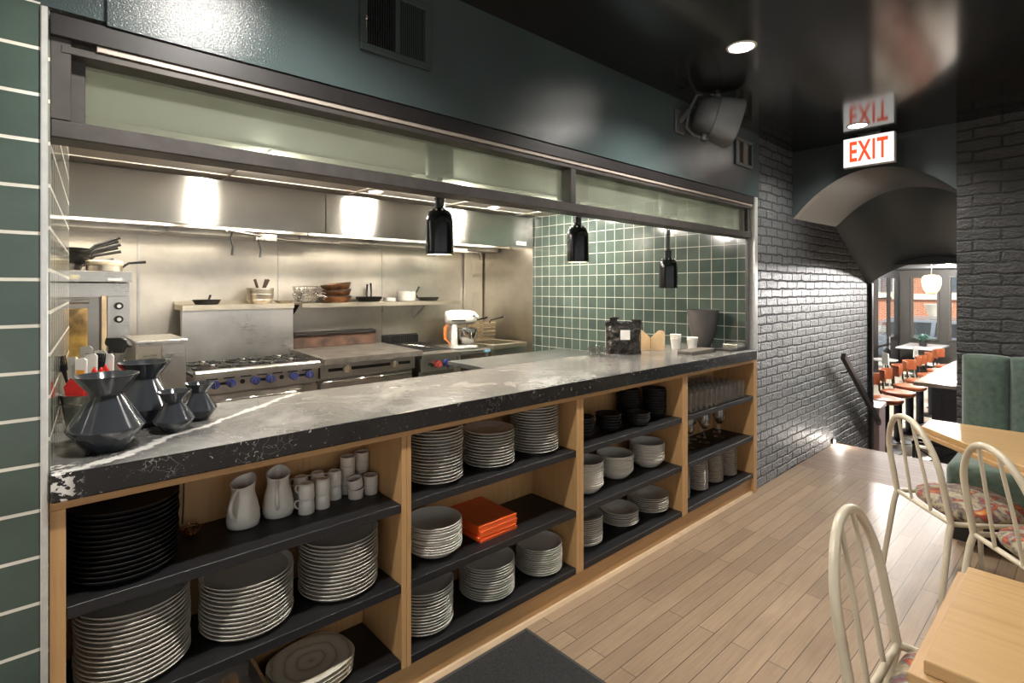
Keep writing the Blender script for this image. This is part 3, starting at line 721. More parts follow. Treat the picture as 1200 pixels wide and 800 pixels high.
for i in range(9):
    if fk is None: fk = o = obj('fork', fork_bm(), m_chrome)
    else: o = fk.copy(); COL.objects.link(o)
    a = .25 + random.uniform(-.5, .5)
    o.location = (.36 + .017 * i, 1.868 + random.uniform(-.006, .006), S3 + .008 + .0055 * i); o.rotation_euler = (0, -.05, PI / 2 + random.uniform(-.12, .12))
    tag(o, 'loose steel fork lying in the cutlery pan on the bottom shelf', 'fork', 'forks in the cutlery pan')

# orange boxes
o = None
cx, cy = 1.503, 1.885
for i, (h, dx, a) in enumerate(((.0125, .004, .02), (.0125, -.003, -.015), (.022, .003, .02), (.022, 0, 0))):
    z = S2 + [0, .0135, .027, .05][i]
    t = thing('orange_box', ['bottom thin', 'second from bottom thin', 'second from top', 'topmost'][i] + ' bright orange card box stacked beside the wide white bowls', 'box', (cx + dx, cy, z), a, 'orange boxes on the middle shelf')
    bm = B(); box(bm, -.106, .106, -.128, .128, 0, h * .62, .0008); obj('base', bm, m_orange, t)
    bm = B(); box(bm, -.108, .108, -.130, .130, h * .62, h, .0012); obj('lid', bm, m_orange, t)

# pitchers
def pitcher(x, y, rz, label):
    t = thing('milk_pitcher', label, 'pitcher', (x, y, S1), rz, 'white pitchers on the upper shelf')
    n = 40; rings = []
    prof = [(.038, 0), (.048, .004), (.0515, .022), (.050, .045), (.044, .075), (.037, .100), (.0345, .112), (.036, .130), (.0395, .146)]
    bm = B()
    inner = [(r - .0035, max(z, .006)) for r, z in prof][::-1]
    full = prof + inner
    for r, z in full:
        ring = []
        for i in range(n):
            a = 2 * PI * i / n; up = max(0, (z - .105) / .043)
            lip = max(0, math.cos(a)) ** 6
            ring.append(bm.verts.new(((r + .017 * lip * up) * math.cos(a), r * math.sin(a), z + up * (.012 * math.cos(a)))))
        rings.append(ring)
    for p, q in zip(rings, rings[1:]):
        for i in range(n): bm.faces.new([p[i], p[(i + 1) % n], q[(i + 1) % n], q[i]])
    bm.faces.new(rings[0][::-1]); bm.faces.new(rings[-1])
    obj('body', bm, m_wcer, t, 60)
    bm = B(); pth = []
    for i in range(13):
        f = i / 12; pth.append((-.038 - .038 * math.sin(PI * f) ** .75, 0, .128 - .095 * f))
    pth[-1] = (-.044, 0, .034)
    tube(bm, pth, [.0055 + .0015 * math.sin(PI * i / 12) for i in range(13)], 10); obj('handle', bm, m_wcer, t, 60)
pitcher(.517, 1.905, .80, 'white pitcher nearest the black plates, handle facing the room')
pitcher(.632, 1.915, 1.2, 'white pitcher beside the stacked mugs, handle facing the room')
# mugs, upside down in pairs
mug0 = None
def mug(x, y, z, rz, label):
    global mug0
    if mug0 is None:
        mug0 = t = thing('espresso_mug', label, 'mug', (x, y, z), rz, 'upturned white mugs on the upper shelf')
        bm = B(); lathe(bm, [(.0265, 0), (.0268, .002), (.0262, .024), (.0245, .044), (.021, .0505), (.0195, .0515), (.0185, .0495), (.0, .0490), (0, .046), (.021, .045), (.0235, .022), (.0245, 0)], (0, 0, 0), 30); obj('body', bm, m_wcer, t, 50)
        bm = B(); tube(bm, [(-.0245, 0, .042), (-.036, 0, .041), (-.0405, 0, .030), (-.036, 0, .018), (-.0255, 0, .013)], .0032, 8); obj('handle', bm, m_wcer, t, 60)
    else: dup(mug0, (x, y, z), rz, label)
mug(.712, 1.868, S1, -.6, 'lower mug of the front pair right beside the second pitcher')
mug(.712, 1.868, S1 + .0517, -.8, 'upper mug of the front pair right beside the second pitcher')
mug(.722, 1.948, S1, -.5, 'lower mug of the pair behind, beside the second pitcher')
mug(.722, 1.948, S1 + .0517, -.7, 'upper mug of the pair behind, beside the second pitcher')
mug(.772, 1.876, S1, -.5, 'lower mug of the front pair nearest the ramekins')
mug(.772, 1.876, S1 + .0517, -.65, 'upper mug of the front pair nearest the ramekins')
mug(.785, 1.952, S1, -.6, 'lower mug of the middle rear pair')
mug(.785, 1.952, S1 + .0517, -.4, 'upper mug of the middle rear pair')
mug(.838, 1.925, S1, -.7, 'lower mug of the pair next to the tall ramekin pile')
mug(.838, 1.925, S1 + .0517, -.6, 'upper mug of the pair next to the tall ramekin pile')
# ramekins
ram0 = None
def ramekin(x, y, z, label, tilt=(0, 0, 0)):
    global ram0
    if ram0 is None:
        bm = B(); pr = [(0, 0), (.026, 0), (.0275, .002), (.0278, .028)]
        pr += [(.0285, .0305), (.0285, .0335), (.027, .035), (.0252, .034), (.0247, .006), (0, .005)]
        lathe(bm, pr, (0, 0, 0), 32); o = ram0 = obj('ramekin', bm, m_cream, None, 40)
    else: o = ram0.copy(); COL.objects.link(o)
    o.location = (x, y, z); o.rotation_euler = tilt; tag(o, label, 'ramekin', 'cream ramekins on the upper shelf')
for i in range(4): ramekin(.897 + .001 * i, 1.945, S1 + .0351 * i, ['bottom', 'second from bottom', 'second from top', 'top'][i] + ' ramekin of the tall pile nearest the mugs', (0, 0, i))
for i in range(4): ramekin(.966, 1.965 - .001 * i, S1 + .0351 * i, ['bottom', 'second from bottom', 'second from top', 'top'][i] + ' ramekin of the tall pile against the divider', (0, 0, i))
ramekin(.900, 1.876, S1, 'ramekin lying flat under the tilted one in front')
ramekin(.901, 1.876, S1 + .0395, 'tilted ramekin leaning on another in front', (0, -.22, 0))
ramekin(.962, 1.880, S1, 'lower of the two front ramekins by the divider'); ramekin(.962, 1.880, S1 + .0351, 'upper of the two front ramekins by the divider')
# ladle strainer leaning behind the black plates
t = thing('wire_ladle', 'copper wire ladle with upright handle beside the black plates', 'ladle', (.372, 1.94, S1))
bm = B()
for k in range(5):
    a = .3 + k * .25; tube(bm, [(.03 * math.sin(a) * math.cos(q * PI / 8), .03 * math.sin(a) * math.sin(q * PI / 8), .032 - .03 * math.cos(a) * 1.0) for q in range(16)], .0016, 6, True)
for q in range(8): tube(bm, [(.03 * math.sin(a) * math.cos(q * PI / 4), .03 * math.sin(a) * math.sin(q * PI / 4), .032 - .03 * math.cos(a)) for a in (0.05, .4, .8, 1.3, 1.5)], .0013, 6)
obj('basket', bm, P('copper_wire', (.45, .20, .09), .25, 1, .1, 20), t)
bm = B(); tube(bm, [(-.02, .02, .035), (-.012, .045, .09), (-.008, .058, .19)], .0022, 6); obj('handle', bm, m_iron, t)

# glassware of the fourth bay
tum0 = None
r_ = .030; rows = [1.735, 1.800, 1.865, 1.93, 1.982]
cnt = 0
for j, y in enumerate(rows):
    for i in range(12):
        x = 3.055 + i * .0655 + (.03 if j % 2 else 0)
        if x > 3.80: continue
        if tum0 is None:
            bm = B(); lathe(bm, [(0, 0), (.0255, 0), (.027, .003), (.0295, .125), (.0305, .1265), (.0285, .1265), (.0255, .012), (0, .010)], (0, 0, 0), 20); tum0 = o = obj('tumbler', bm, m_clearglass, None, 40)
        else: o = tum0.copy(); COL.objects.link(o)
        o.location = (x + random.uniform(-.0015, .0015), y + random.uniform(-.001, .001), S1)
        tag(o, 'tall clear tumbler in the crowd on the upper shelf by the brick wall', 'glass', 'clear tumblers on the upper shelf')
wg0 = None
for (x, y) in ((3.06, 1.86), (3.17, 1.93), (3.28, 1.86), (3.39, 1.94), (3.49, 1.86), (3.60, 1.94), (3.71, 1.86), (3.82, 1.93), (3.06, 1.965), (3.50, 1.962)):
    if wg0 is None:
        wg0 = t = thing('wine_glass', 'stemmed clear wine glass standing on the middle shelf below the tumblers', 'glass', (x, y, S2), 0, 'wine glasses on the middle shelf')
        bm = B(); lathe(bm, [(0, .003), (.036, 0), (.0365, .0015), (.012, .005), (.0045, .010), (.004, .085), (.008, .092), (0, .094)], (0, 0, 0), 26); obj('stem', bm, m_clearglass, t, 40)
        bm = B(); lathe(bm, [(0, .0945), (.018, .099), (.034, .120), (.038, .145), (.036, .170), (.0305, .210), (.0295, .210), (.035, .170), (.0365, .145), (.033, .122), (.017, .101), (0, .097)], (0, 0, 0), 26); obj('bowl', bm, m_clearglass, t, 40)
    else: dup(wg0, (x, y, S2), random.uniform(0, 6))
# ------------------------------------------------------------------ things on the stone counter
ZT = 1.055
def vase(x, y, k, label):
    prof = [(0, 0), (.040, 0), (.047, .003), (.089, .058), (.0905, .062), (.0885, .067), (.041, .146), (.0395, .151), (.0415, .157), (.0745, .2005), (.0755, .203), (.073, .203), (.038, .157), (.036, .150), (.038, .143), (.082, .066), (.082, .060), (.042, .01), (0, .008)]
    bm = B(); lathe(bm, [(r * k[0], z * k[1]) for r, z in prof], (0, 0, 0), 56)
    o = obj('glazed_vase', bm, m_vase, None, 30, (x, y, ZT)); tag(o, label, 'vase', 'slate vases on the counter'); return o
vase(.150, 1.845, (1, 1.02), 'large slate vase standing in front, nearest the tiled pier')
vase(.268, 2.085, (1, 1.02), 'large slate vase standing behind the three others')
vase(.326, 1.940, (.635, .62), 'small slate vase at the counter front')
vase(.418, 2.052, (.60, .615), 'small slate vase nearest the cooking range')

# steel pail with takeaway cutlery
px, py = .130, 2.170
t = thing('cutlery_pail', 'steel pail of napkins and black forks behind the large vase', 'pail', (px, py, ZT))
bm = B(); lathe(bm, [(0, 0), (.053, 0), (.055, .003), (.070, .112), (.073, .114), (.069, .115), (.053, .006), (0, .004)], (0, 0, 0), 36); obj('body', bm, m_steel, t, 40)
bm = B(); tube(bm, [(.068 * math.cos(2 * PI * i / 36), .068 * math.sin(2 * PI * i / 36), .085) for i in range(36)], .002, 6, True); obj('band', bm, m_steel, t, 40)
def napkin(i, dx, dy, h, a):
    bm = B(); prism(bm, [(-.020, -.09), (.020, -.09), (.034, -.002), (.016, .024), (0, h + .022), (-.014, .022), (-.034, -.004)], -.004, .004, 'y', .0015)
    o = obj('red_napkin', bm, m_red, None, None, (px + dx, py + dy, ZT + .142), a)
    tag(o, 'folded red napkin with pointed top standing in the cutlery pail', 'napkin', 'red napkins in the pail')
def packet(i, dx, dy, h, a, lab):
    t = thing('cutlery_packet', lab, 'packet', (px + dx, py + dy, ZT + .03), a, 'white paper packets in the pail')
    bm = B(); prism(bm, [(-.014, 0), (.014, 0), (.0185, .115 + h), (.010, .124 + h), (-.0185, .12 + h)], -.003, .003, 'y', .001); obj('sleeve', bm, m_white, t)
    bm = B(); box(bm, -.012, .012, -.0042, .0042, .072 + h, .086 + h); obj('seal', bm, P('amber_seal', (.65, .30, .03), .5), t) if i == 1 else bm.free()
for i, (dx, dy, h, a) in enumerate(((-.034, -.026, .010, -.75), (-.004, -.046, .012, -.7), (.014, -.018, .030, -.8), (.044, .002, .034, -.6), (.03, -.034, .03, -.7))): napkin(i, dx, dy, h, a)
for i, (dx, dy, h, a, lab) in enumerate(((-.036, .016, .075, -.9, 'white paper cutlery packet nearest the tiled return'), (-.018, -.012, .072, -.7, 'white paper cutlery packet with an amber seal'), (.010, .012, .082, -.75, 'white paper cutlery packet in the middle of the pail'), (.034, .030, .090, -.6, 'white paper cutlery packet nearest the spray bottle'), (-.002, .040, .105, -.5, 'white paper packet standing tallest at the back of the pail'), (.052, .012, .078, -.7, 'white paper cutlery packet leaning at the pail rim towards the large vase'))): packet(i, dx, dy, h, a, lab)
ff = None
for i, (dx, dy, a, tl) in enumerate(((-.044, -.004, -.7, -.25), (-.040, .004, -.6, -.3), (-.046, .010, -.8, -.2), (-.002, .028, -.7, .05), (.022, .020, -.6, .1), (.027, .026, -.7, .12), (.018, .034, -.8, .05))):
    if ff is None:
        bm = B(); box(bm, -.003, .003, -.001, .001, 0, .105); box(bm, -.010, .010, -.001, .001, .103, .122)
        for k in range(4): box(bm, -.010 + k * .0057, -.0072 + k * .0057, -.001, .001, .12, .150)
        ff = o = obj('plastic_fork', bm, m_blackplastic)
    else: o = ff.copy(); COL.objects.link(o)
    o.location = (px + dx * .9, py + dy * .9, ZT + .085); o.rotation_euler = (0, tl, a)
    tag(o, 'black plastic fork sticking up out of the cutlery pail', 'fork', 'black forks in the pail')

# spray bottle behind the counter, on the undercounter ledge
t = thing('spray_bottle', 'clear spray bottle with black trigger head before the oven', 'bottle', (.216, 2.262, ZT))
bm = B(); lathe(bm, [(0, 0), (.032, 0), (.034, .004), (.034, .15), (.028, .185), (.014, .205), (.014, .225), (0, .225)], (0, 0, 0), 24); obj('body', bm, m_clearglass, t, 40)
bm = B(); prism(bm, [(-.040, .172), (-.038, .162), (-.022, .160), (-.030, .135), (-.024, .132), (-.012, .156), (-.010, .134), (.016, .134), (.018, .152), (.034, .158), (.040, .152), (.044, .160), (.032, .178), (.014, .186), (-.036, .186)], -.011, .011, 'y', .003, 2); move(bm, (0, 0, .09)); rot(bm, -.75); obj('trigger_head', bm, m_blackplastic, t)

# coffee bag
bag = thing('coffee_bag', 'black crinkled foil bag with white label on the counter by the tiled wall', 'bag', (3.0, 2.19, ZT), -.733)
bm = B(); NX, NZ = 22, 20
def bagpt(i, k, sgn):
    u = i / NX * 2 - 1; w = k / NZ
    pinch = .5 + .5 * math.cos(PI * max(0, (w - .72) / .28)) if w > .72 else 1
    th = .055 * (1 - abs(u) ** 3) ** .6 * (.25 + .75 * pinch) + .003
    wd = .123 * (1 - .06 * math.sin(PI * w) + .04 * max(0, w - .8) * 5)
    z = .215 * w + (.012 * abs(u) * (1 if w > .9 else 0)) + .006 * math.sin(u * 9) * (w > .95)
    j = .0035 * math.sin(17 * u + 9 * w) * math.cos(13 * w - 4 * u)
    return (u * wd, sgn * (th + j), z)
fr = [[bm.verts.new(bagpt(i, k, -1)) for i in range(NX + 1)] for k in range(NZ + 1)]
bk = [[bm.verts.new(bagpt(i, k, 1)) for i in range(NX + 1)] for k in range(NZ + 1)]
for g in (fr, bk):
    for k in range(NZ):
        for i in range(NX): bm.faces.new([g[k][i], g[k][i + 1], g[k + 1][i + 1], g[k + 1][i]])
for k in range(NZ):
    for i in (0, NX): bm.faces.new([fr[k][i], bk[k][i], bk[k + 1][i], fr[k + 1][i]])
for i in range(NX):
    for k in (0, NZ): bm.faces.new([fr[k][i], fr[k][i + 1], bk[k][i + 1], bk[k][i]])
obj('body', bm, m_bag, bag, 60)
bm = B(); box(bm, -.032, .032, -.064, -.0605, .100, .165, .001); obj('label', bm, m_white, bag)
bm = B(); prism(bm, [(-.09, .215), (-.05, .212), (-.045, .236), (-.03, .242), (-.028, .250), (-.092, .250), (-.096, .242)], -.012, .012, 'y', .003); obj('valve_spout', bm, m_bag, bag)
bm = B(); prism(bm, [(.05, .212), (.115, .222), (.11, .236), (.06, .232)], -.01, .01, 'y', .003); obj('folded_corner', bm, m_bag, bag)

# kraft box standing open
t = thing('kraft_takeaway_box', 'opened kraft card box standing upright beside the black foil bag', 'box', (3.32, 2.185, ZT), -.733)
bm = B(); prism(bm, [(-.085, 0), (-.002, 0), (-.002, .085), (-.012, .098), (-.070, .142), (-.085, .150)], -.002, .002, 'y', .0008); rot(bm, .45, 'Z'); obj('flap', bm, m_kraft, t)
bm = B(); prism(bm, [(.002, 0), (.098, 0), (.100, .118), (.092, .138), (.075, .145), (.055, .142), (.002, .090)], -.002, .002, 'y', .0008); rot(bm, -.40, 'Z'); obj('flap', bm, m_kraft, t)
bm = B(); prism(bm, [(-.076, .036), (0, 0), (.09, .038), (.0, .10)], 0, .003, 'z'); obj('floor', bm, m_kraft, t)

# small glass dishes left of the bag
gd = None
for i, (x, y, z) in enumerate(((2.72, 2.235, 0), (2.79, 2.20, 0), (2.72, 2.235, .031), (2.79, 2.20, .031), (2.80, 2.27, 0), (2.80, 2.27, .031))):
    if gd is None:
        bm = B(); lathe(bm, [(0, 0), (.022, 0), (.030, .026), (.0325, .030), (.030, .030), (.021, .004), (0, .004)], (0, 0, 0), 20); gd = o = obj('glass_dish', bm, m_clearglass, None, 40)
    else: o = gd.copy(); COL.objects.link(o)
    o.location = (x, y, ZT + z); tag(o, 'small clear glass dish in the cluster beside the black foil bag', 'dish', 'glass dishes beside the bag')

# paper cups
cup0 = None
def cups(x, y, n, rz, lab):
    global cup0
    for i in range(n):
        if cup0 is None:
            bm = B(); pr = [(0, .002), (.028, 0), (.0285, .003), (.0385, .074), (.0405, .076), (.0385, .0775), (.037, .075), (.0272, .006), (0, .006)]; lathe(bm, pr, (0, 0, 0), 24)
            cup0 = o = obj('paper_cup', bm, m_white, None, 40)
        else: o = cup0.copy(); COL.objects.link(o)
        o.location = (x, y, ZT + .0145 * i); o.rotation_euler = (0, 0, rz)
        tag(o, '%s white paper cup of the nested pile %s' % (['bottom', 'second', 'third', 'top'][i if n == 4 else (i if i < n - 1 else 3)], lab), 'cup', 'nested paper cups by the planter')
cups(3.535, 2.11, 3, 0, 'beside the kraft box')
cups(3.56, 1.99, 2, 0, 'beside the charcoal planter')

# planter and the dark boxes at the end
bm = B(); lathe(bm, [(0, 0), (.048, 0), (.052, .004), (.066, .035), (.088, .105), (.106, .19), (.116, .282), (.1165, .286), (.112, .286), (.100, .20), (.08, .10), (.055, .02), (0, .018)], (0, 0, 0), 56)
tag(obj('charcoal_planter', bm, m_darkpot, None, 40, (3.785, 2.03, ZT)), 'tall empty charcoal pot flaring upwards at the far end of the counter', 'pot')
t = thing('receipt_printer', 'flat grey box with dark end beside the charcoal pot', 'printer', (3.42, 1.875, ZT), .0)
bm = B(); box(bm, -.16, .13, -.055, .06, 0, .024, .003); obj('body', bm, P('warm_grey_plastic', (.10, .09, .08), .5), t)
bm = B(); box(bm, .13, .165, -.055, .06, 0, .024, .003); obj('end_cap', bm, m_blackplastic, t)
t = thing('steel_tray', 'black edged steel tray at the end of the counter before the tiled wall', 'tray', (3.80, 1.80, ZT))
bm = B(); box(bm, -.16, .105, -.065, .065, 0, .014, .003); obj('base', bm, m_blackplastic, t)
bm = B(); box(bm, -.055, .10, -.055, .055, .014, .045, .006, 2); obj('steel_block', bm, m_steel, t)

# ------------------------------------------------------------------ heat lamps
m_bulb = M_emit('heat_bulb', (1, .80, .55), 26)
def heat_lamp(x, y, zb, label):
    t = thing('heat_lamp', label, 'lamp', (x, y, zb), 0, 'heat lamps over the counter')
    bm = B(); lathe(bm, [(.066, 0), (.0685, .001), (.0685, .006), (.066, .009), (.066, .150), (.064, .172), (.055, .196), (.040, .212), (.026, .219), (.023, .222), (.023, .262), (.027, .264), (.027, .270), (.0, .270), (0, .262), (.02, .215), (.036, .207), (.052, .192), (.0635, .17), (.0645, .15), (.0645, .0)], (0, 0, 0), 48); obj('shade', bm, m_blackmetal, t, 35)
    bm = B(); lathe(bm, [(.0625, .001), (.0655, .0005), (.0625, .003), (.0622, .14), (.05, .185), (.03, .2), (.03, .198), (.049, .183), (.0612, .139), (.0615, .003)], (0, 0, 0), 48); obj('reflector', bm, m_enamel, t, 35, None)
    bm = B()
    for k in range(10): a = 2 * PI * k / 10; sphere(bm, (.045 * math.cos(a), .045 * math.sin(a), .2085), .0045, 8, 6)
    obj('vent_hole', bm, m_white, t, 60)
    bm = B(); lathe(bm, [(0, .020), (.03, .022), (.046, .034), (.05, .06), (.04, .09), (.02, .12), (.016, .16), (0, .16)], (0, 0, 0), 28); obj('bulb', bm, m_bulb, t, 60)
    top = 2.025 - zb
    bm = B()
    coil = [(.011 * math.cos(i * 1.05), .011 * math.sin(i * 1.05), .270 + (top - .270) * i / 90) for i in range(91)]
    tube(bm, coil, .0045, 6); obj('coiled_cord', bm, m_blackplastic, t, 60)
    bm = B(); lathe(bm, [(0, top), (.060, top), (.066, top + .004), (.066, 2.249 - zb), (0, 2.249 - zb)], (0, 0, 0), 40); obj('canopy', bm, P('slate_canopy', (.10, .115, .115), .35, .2), t, 35)
heat_lamp(1.430, 2.10, 1.660, 'black heat lamp hanging nearest the range, over the counter')
heat_lamp(2.423, 2.10, 1.658, 'middle black heat lamp hanging over the counter')
heat_lamp(3.417, 2.10, 1.503, 'lowest black heat lamp, on a coiled cord near the planter')
# ------------------------------------------------------------------ fixtures of the dining room
m_lens = M_emit('downlight_lens', (1, .93, .84), 60)
def downlight(x, y, z, r, label, group, mat):
    t = thing('downlight', label, 'light', (x, y, z), 0, group)
    bm = B(); lathe(bm, [(r * .86, .0), (r * .9, -.004), (r * 1.08, -.003), (r * 1.1, 0), (r * .86, 0)], (0, 0, 0), 36); obj('trim_ring', bm, m_white, t, 40)
    bm = B(); lathe(bm, [(0, -.0015), (r * .86, -.0015), (r * .86, -.0005), (0, -.0005)], (0, 0, 0), 36); obj('lens', bm, mat, t)
downlight(2.482, 1.136, ZC, .062, 'round downlight in the black ceiling above the third shelving bay', None, m_lens)
downlight(4.281, 1.139, ZC, .062, 'round downlight in the black ceiling beside the exit sign', None, m_lens)

# speaker on its bracket
t = thing('wall_speaker', 'charcoal bullet-shaped loudspeaker on a bracket high on the teal wall', 'speaker', (2.98, 1.52, 2.50))
m_spk = P('speaker_shell', (.075, .08, .08), .42, 0, .12, 10); m_spk_g = P('speaker_grille', (.12, .128, .128), .5, .1, .08, 300, .2, 500)
ax = Matrix.Rotation(-.75, 3, 'Z') @ Matrix.Rotation(.30, 3, 'Y')
def sp_sec(bm, secs, n=40):
    rings = []
    for x, w, h in secs:
        ring = []
        for i in range(n):
            a = 2 * PI * i / n; e = 2 / 3.2; c_, s_ = math.cos(a), math.sin(a)
            ring.append(bm.verts.new(ax @ Vector((x, w * abs(c_) ** e * (1 if c_ > 0 else -1), h * abs(s_) ** e * (1 if s_ > 0 else -1)))))
        rings.append(ring)
    for p, q in zip(rings, rings[1:]):
        for i in range(n): bm.faces.new([p[i], p[(i + 1) % n], q[(i + 1) % n], q[i]])
    bm.faces.new(rings[0][::-1]); bm.faces.new(rings[-1])
bm = B(); sp_sec(bm, [(-.125, .035, .05), (-.118, .058, .072), (-.09, .078, .092), (-.03, .092, .112), (-.022, .094, .114)]); obj('cabinet', bm, m_spk, t, 40)
bm = B(); sp_sec(bm, [(-.022, .089, .109), (-.018, .095, .116), (.06, .108, .132), (.112, .112, .137), (.122, .106, .131), (.126, .09, .115)]); obj('grille', bm, m_spk_g, t, 40)
bm = B()
pth = [Vector((-.03, 0, s_ * .124)) for s_ in (1,)]
br = [(.0, 0, .128), (-.09, 0, .132), (-.145, 0, .10), (-.160, 0, 0), (-.145, 0, -.10), (-.09, 0, -.132), (.0, 0, -.128)]
tube(bm, [ax @ Vector(p) for p in br], .008, 8); cyl(bm, ax @ Vector((-.03, 0, .110)), ax @ Vector((-.03, 0, .145)), .020, 16); cyl(bm, ax @ Vector((-.03, 0, -.145)), ax @ Vector((-.03, 0, -.110)), .020, 16)
obj('yoke', bm, m_spk, t, 40)
bm = B(); cyl(bm, ax @ Vector((-.158, 0, 0)), (-.10, .178, 0), .016, 14); box(bm, -.15, -.05, .166, .179, -.07, .07, .004); obj('wall_bracket', bm, m_spk, t, 40)

# air grilles
m_gr = P('teal_painted_grille', (.042, .058, .056), .35, .1, .1, 10); m_grdk = P('dark_duct', (.008, .008, .009), .7, 0, .2, 10)
def grille(name, label, x0, x1, z0, z1, split, fr):
    t = thing(name, label, 'vent', ((x0 + x1) / 2, YF, (z0 + z1) / 2))
    hx, hz = (x1 - x0) / 2, (z1 - z0) / 2
    bm = B(); box(bm, -hx, hx, -.014, 0, hz - fr, hz, .002); box(bm, -hx, hx, -.014, 0, -hz, -hz + fr, .002); box(bm, -hx, -hx + fr, -.014, 0, -hz + fr, hz - fr, .002); box(bm, hx - fr, hx, -.014, 0, -hz + fr, hz - fr, .002)
    if split: box(bm, -.008, .008, -.013, 0, -hz + fr, hz - fr)
    obj('frame', bm, m_gr, t)
    bm = B(); box(bm, -hx + fr, hx - fr, -.002, -.0005, -hz + fr, hz - fr); obj('duct_back', bm, m_grdk, t)
    if split:
        bm = B()
        for k in range(11): x = -hx + fr + .004 + k * (hx - fr - .014) / 11; box(bm, x, x + .0022, -.011, -.003, -hz + fr, hz - fr)
        for k in range(9): z = -hz + fr + .01 + k * (2 * hz - 2 * fr) / 9; box(bm, -hx + fr, -.008, -.006, -.003, z, z + .003)
        obj('damper', bm, P('damper_blades', (.022, .026, .027), .4, .3), t)
        bm = B()
        for k in range(13):
            x = .010 + k * (hx - fr - .010) / 13; prism(bm, [(x, -.012), (x + .0025, -.013), (x + .0085, -.004), (x + .006, -.003)], -hz + fr, hz - fr, 'z')
        obj('louvre', bm, m_gr, t)
        bm = B(); box(bm, -hx + fr - .012, -hx + fr - .004, -.022, -.013, -.02, -.008, .001); box(bm, -hx + fr - .010, -hx + fr - .007, -.018, -.013, -.05, -.02); obj('lever', bm, m_chrome, t)
    else:
        bm = B(); x = 0; box(bm, -.012, -.006, -.012, -.002, -hz + fr, hz - fr); 
        for k in range(2): 
            xx = -hx + fr + .03 + k * (hx) ; prism(bm, [(xx - .05, -.011), (xx + .02, -.003), (xx + .02, -.0015), (xx - .052, -.0095)], -hz + fr, hz - fr, 'z')
        obj('louvre', bm, P('beige_louvre', (.16, .14, .105), .5, 0, .15, 10), t)
grille('air_grille', 'teal painted air grille with two louvre fields high on the teal wall', .828, 1.111, 2.318, 2.565, True, .026)
grille('return_vent', 'small framed vent near the brick end of the teal wall', 3.605, 3.87, 2.362, 2.555, False, .022)

# exit sign hung from the ceiling
t = thing('exit_sign', 'lit white exit sign with red letters hanging below the ceiling before the arch', 'sign', (4.50, 1.132, 2.505))
hy, hz = .160, .108
bm = B(); box(bm, .002, .052, -hy, hy, -hz, hz, .003); obj('housing', bm, P('exit_sign_white', (.5, .5, .48), .4, 0, .05, 6), t)
bm = B(); box(bm, -.002, .002, -hy + .004, hy - .004, -hz + .004, hz - .004, .001); obj('face', bm, M_emit('lit_sign_face', (1, .965, .90), .98), t)
fc = bpy.data.curves.new('exit_text', 'FONT'); fc.body = 'EXIT'; fc.align_x = 'CENTER'; fc.align_y = 'CENTER'; fc.size = .205; fc.extrude = .0006; fc.space_character = 1.12
fc.offset = .0045
fc.materials.append(M_emit('lit_red_letters', (1, .10, .03), .95))
tmp = bpy.data.objects.new('tmp_text', fc); COL.objects.link(tmp); bpy.context.view_layer.update()
fme = bpy.data.meshes.new_from_object(tmp.evaluated_get(bpy.context.evaluated_depsgraph_get())); bpy.data.objects.remove(tmp)
fo = bpy.data.objects.new('lettering', fme); COL.objects.link(fo); fo.parent = t
fo.matrix_local = Matrix(((0, 0, -1, -.003), (-1, 0, 0, 0), (0, 1, 0, -.004), (0, 0, 0, 1))) @ Matrix.Diagonal((.53, 1.0, 1, 1))
fo['label'] = 'red EXIT lettering'
bm = B(); box(bm, .010, .044, -.07, .07, hz, 2.64 - 2.505, .002); obj('canopy', bm, m_blackplastic, t)

# handrail on the brick
t = thing('stair_handrail', 'dark flat handrail sloping down the black brick beside the steps', 'handrail', (6.4, 1.66, .4))
bm = B(); p0, p1 = Vector((5.784 - 6.4, 0, .852 - .4)), Vector((7.02 - 6.4, 0, .0 - .4))
d = (p1 - p0).normalized(); nrm = Vector((-d.z, 0, d.x)) * -1
prism(bm, [tuple((p0 + nrm * .028)[i] for i in (0, 2)), tuple((p1 + nrm * .028)[i] for i in (0, 2)), tuple((p1 - nrm * .028)[i] for i in (0, 2)), tuple((p0 - nrm * .028)[i] for i in (0, 2))], -.02, .02, 'y', .003)
obj('rail', bm, P('dark_rail', (.03, .022, .022), .35, .2, .1, 8), t)
for f in (.14, .80):
    q = p0.lerp(p1, f); bm = B(); tube(bm, [(q.x, .0, q.z - .02), (q.x, .02, q.z - .06), (q.x, .07, q.z - .07)], .007, 8); obj('bracket', bm, m_iron, t, 40)
# step light at the end of the landing
t = thing('step_light', 'small lit step light low on the brick at the top step', 'light', (5.70, 1.715, .04))
bm = B(); box(bm, -.03, .03, -.006, .014, -.022, .022, .003); obj('housing', bm, m_iron, t)
bm = B(); box(bm, -.022, .022, -.008, -.005, -.016, .004, .001); obj('lens', bm, M_emit('step_light_lens', (1, .95, .88), 60), t)

# rubber mat by the shelving
t = thing('floor_mat', 'black rubber mat on the oak floor against the oak shelving', 'mat', (.6, 1.15, 0))
bm = B(); box(bm, -1.0, 1.0, -.53, .53, 0, .009, .002); obj('mat', bm, m_mat, t)
bm = B(); box(bm, 1.0, 1.016, -.53, .546, 0, .006, .002); box(bm, -1.0, 1.0, .53, .546, 0, .006, .002); obj('rubber_edge', bm, P('grey_mat_edge', (.045, .042, .04), .7, 0, .2, 20), t)

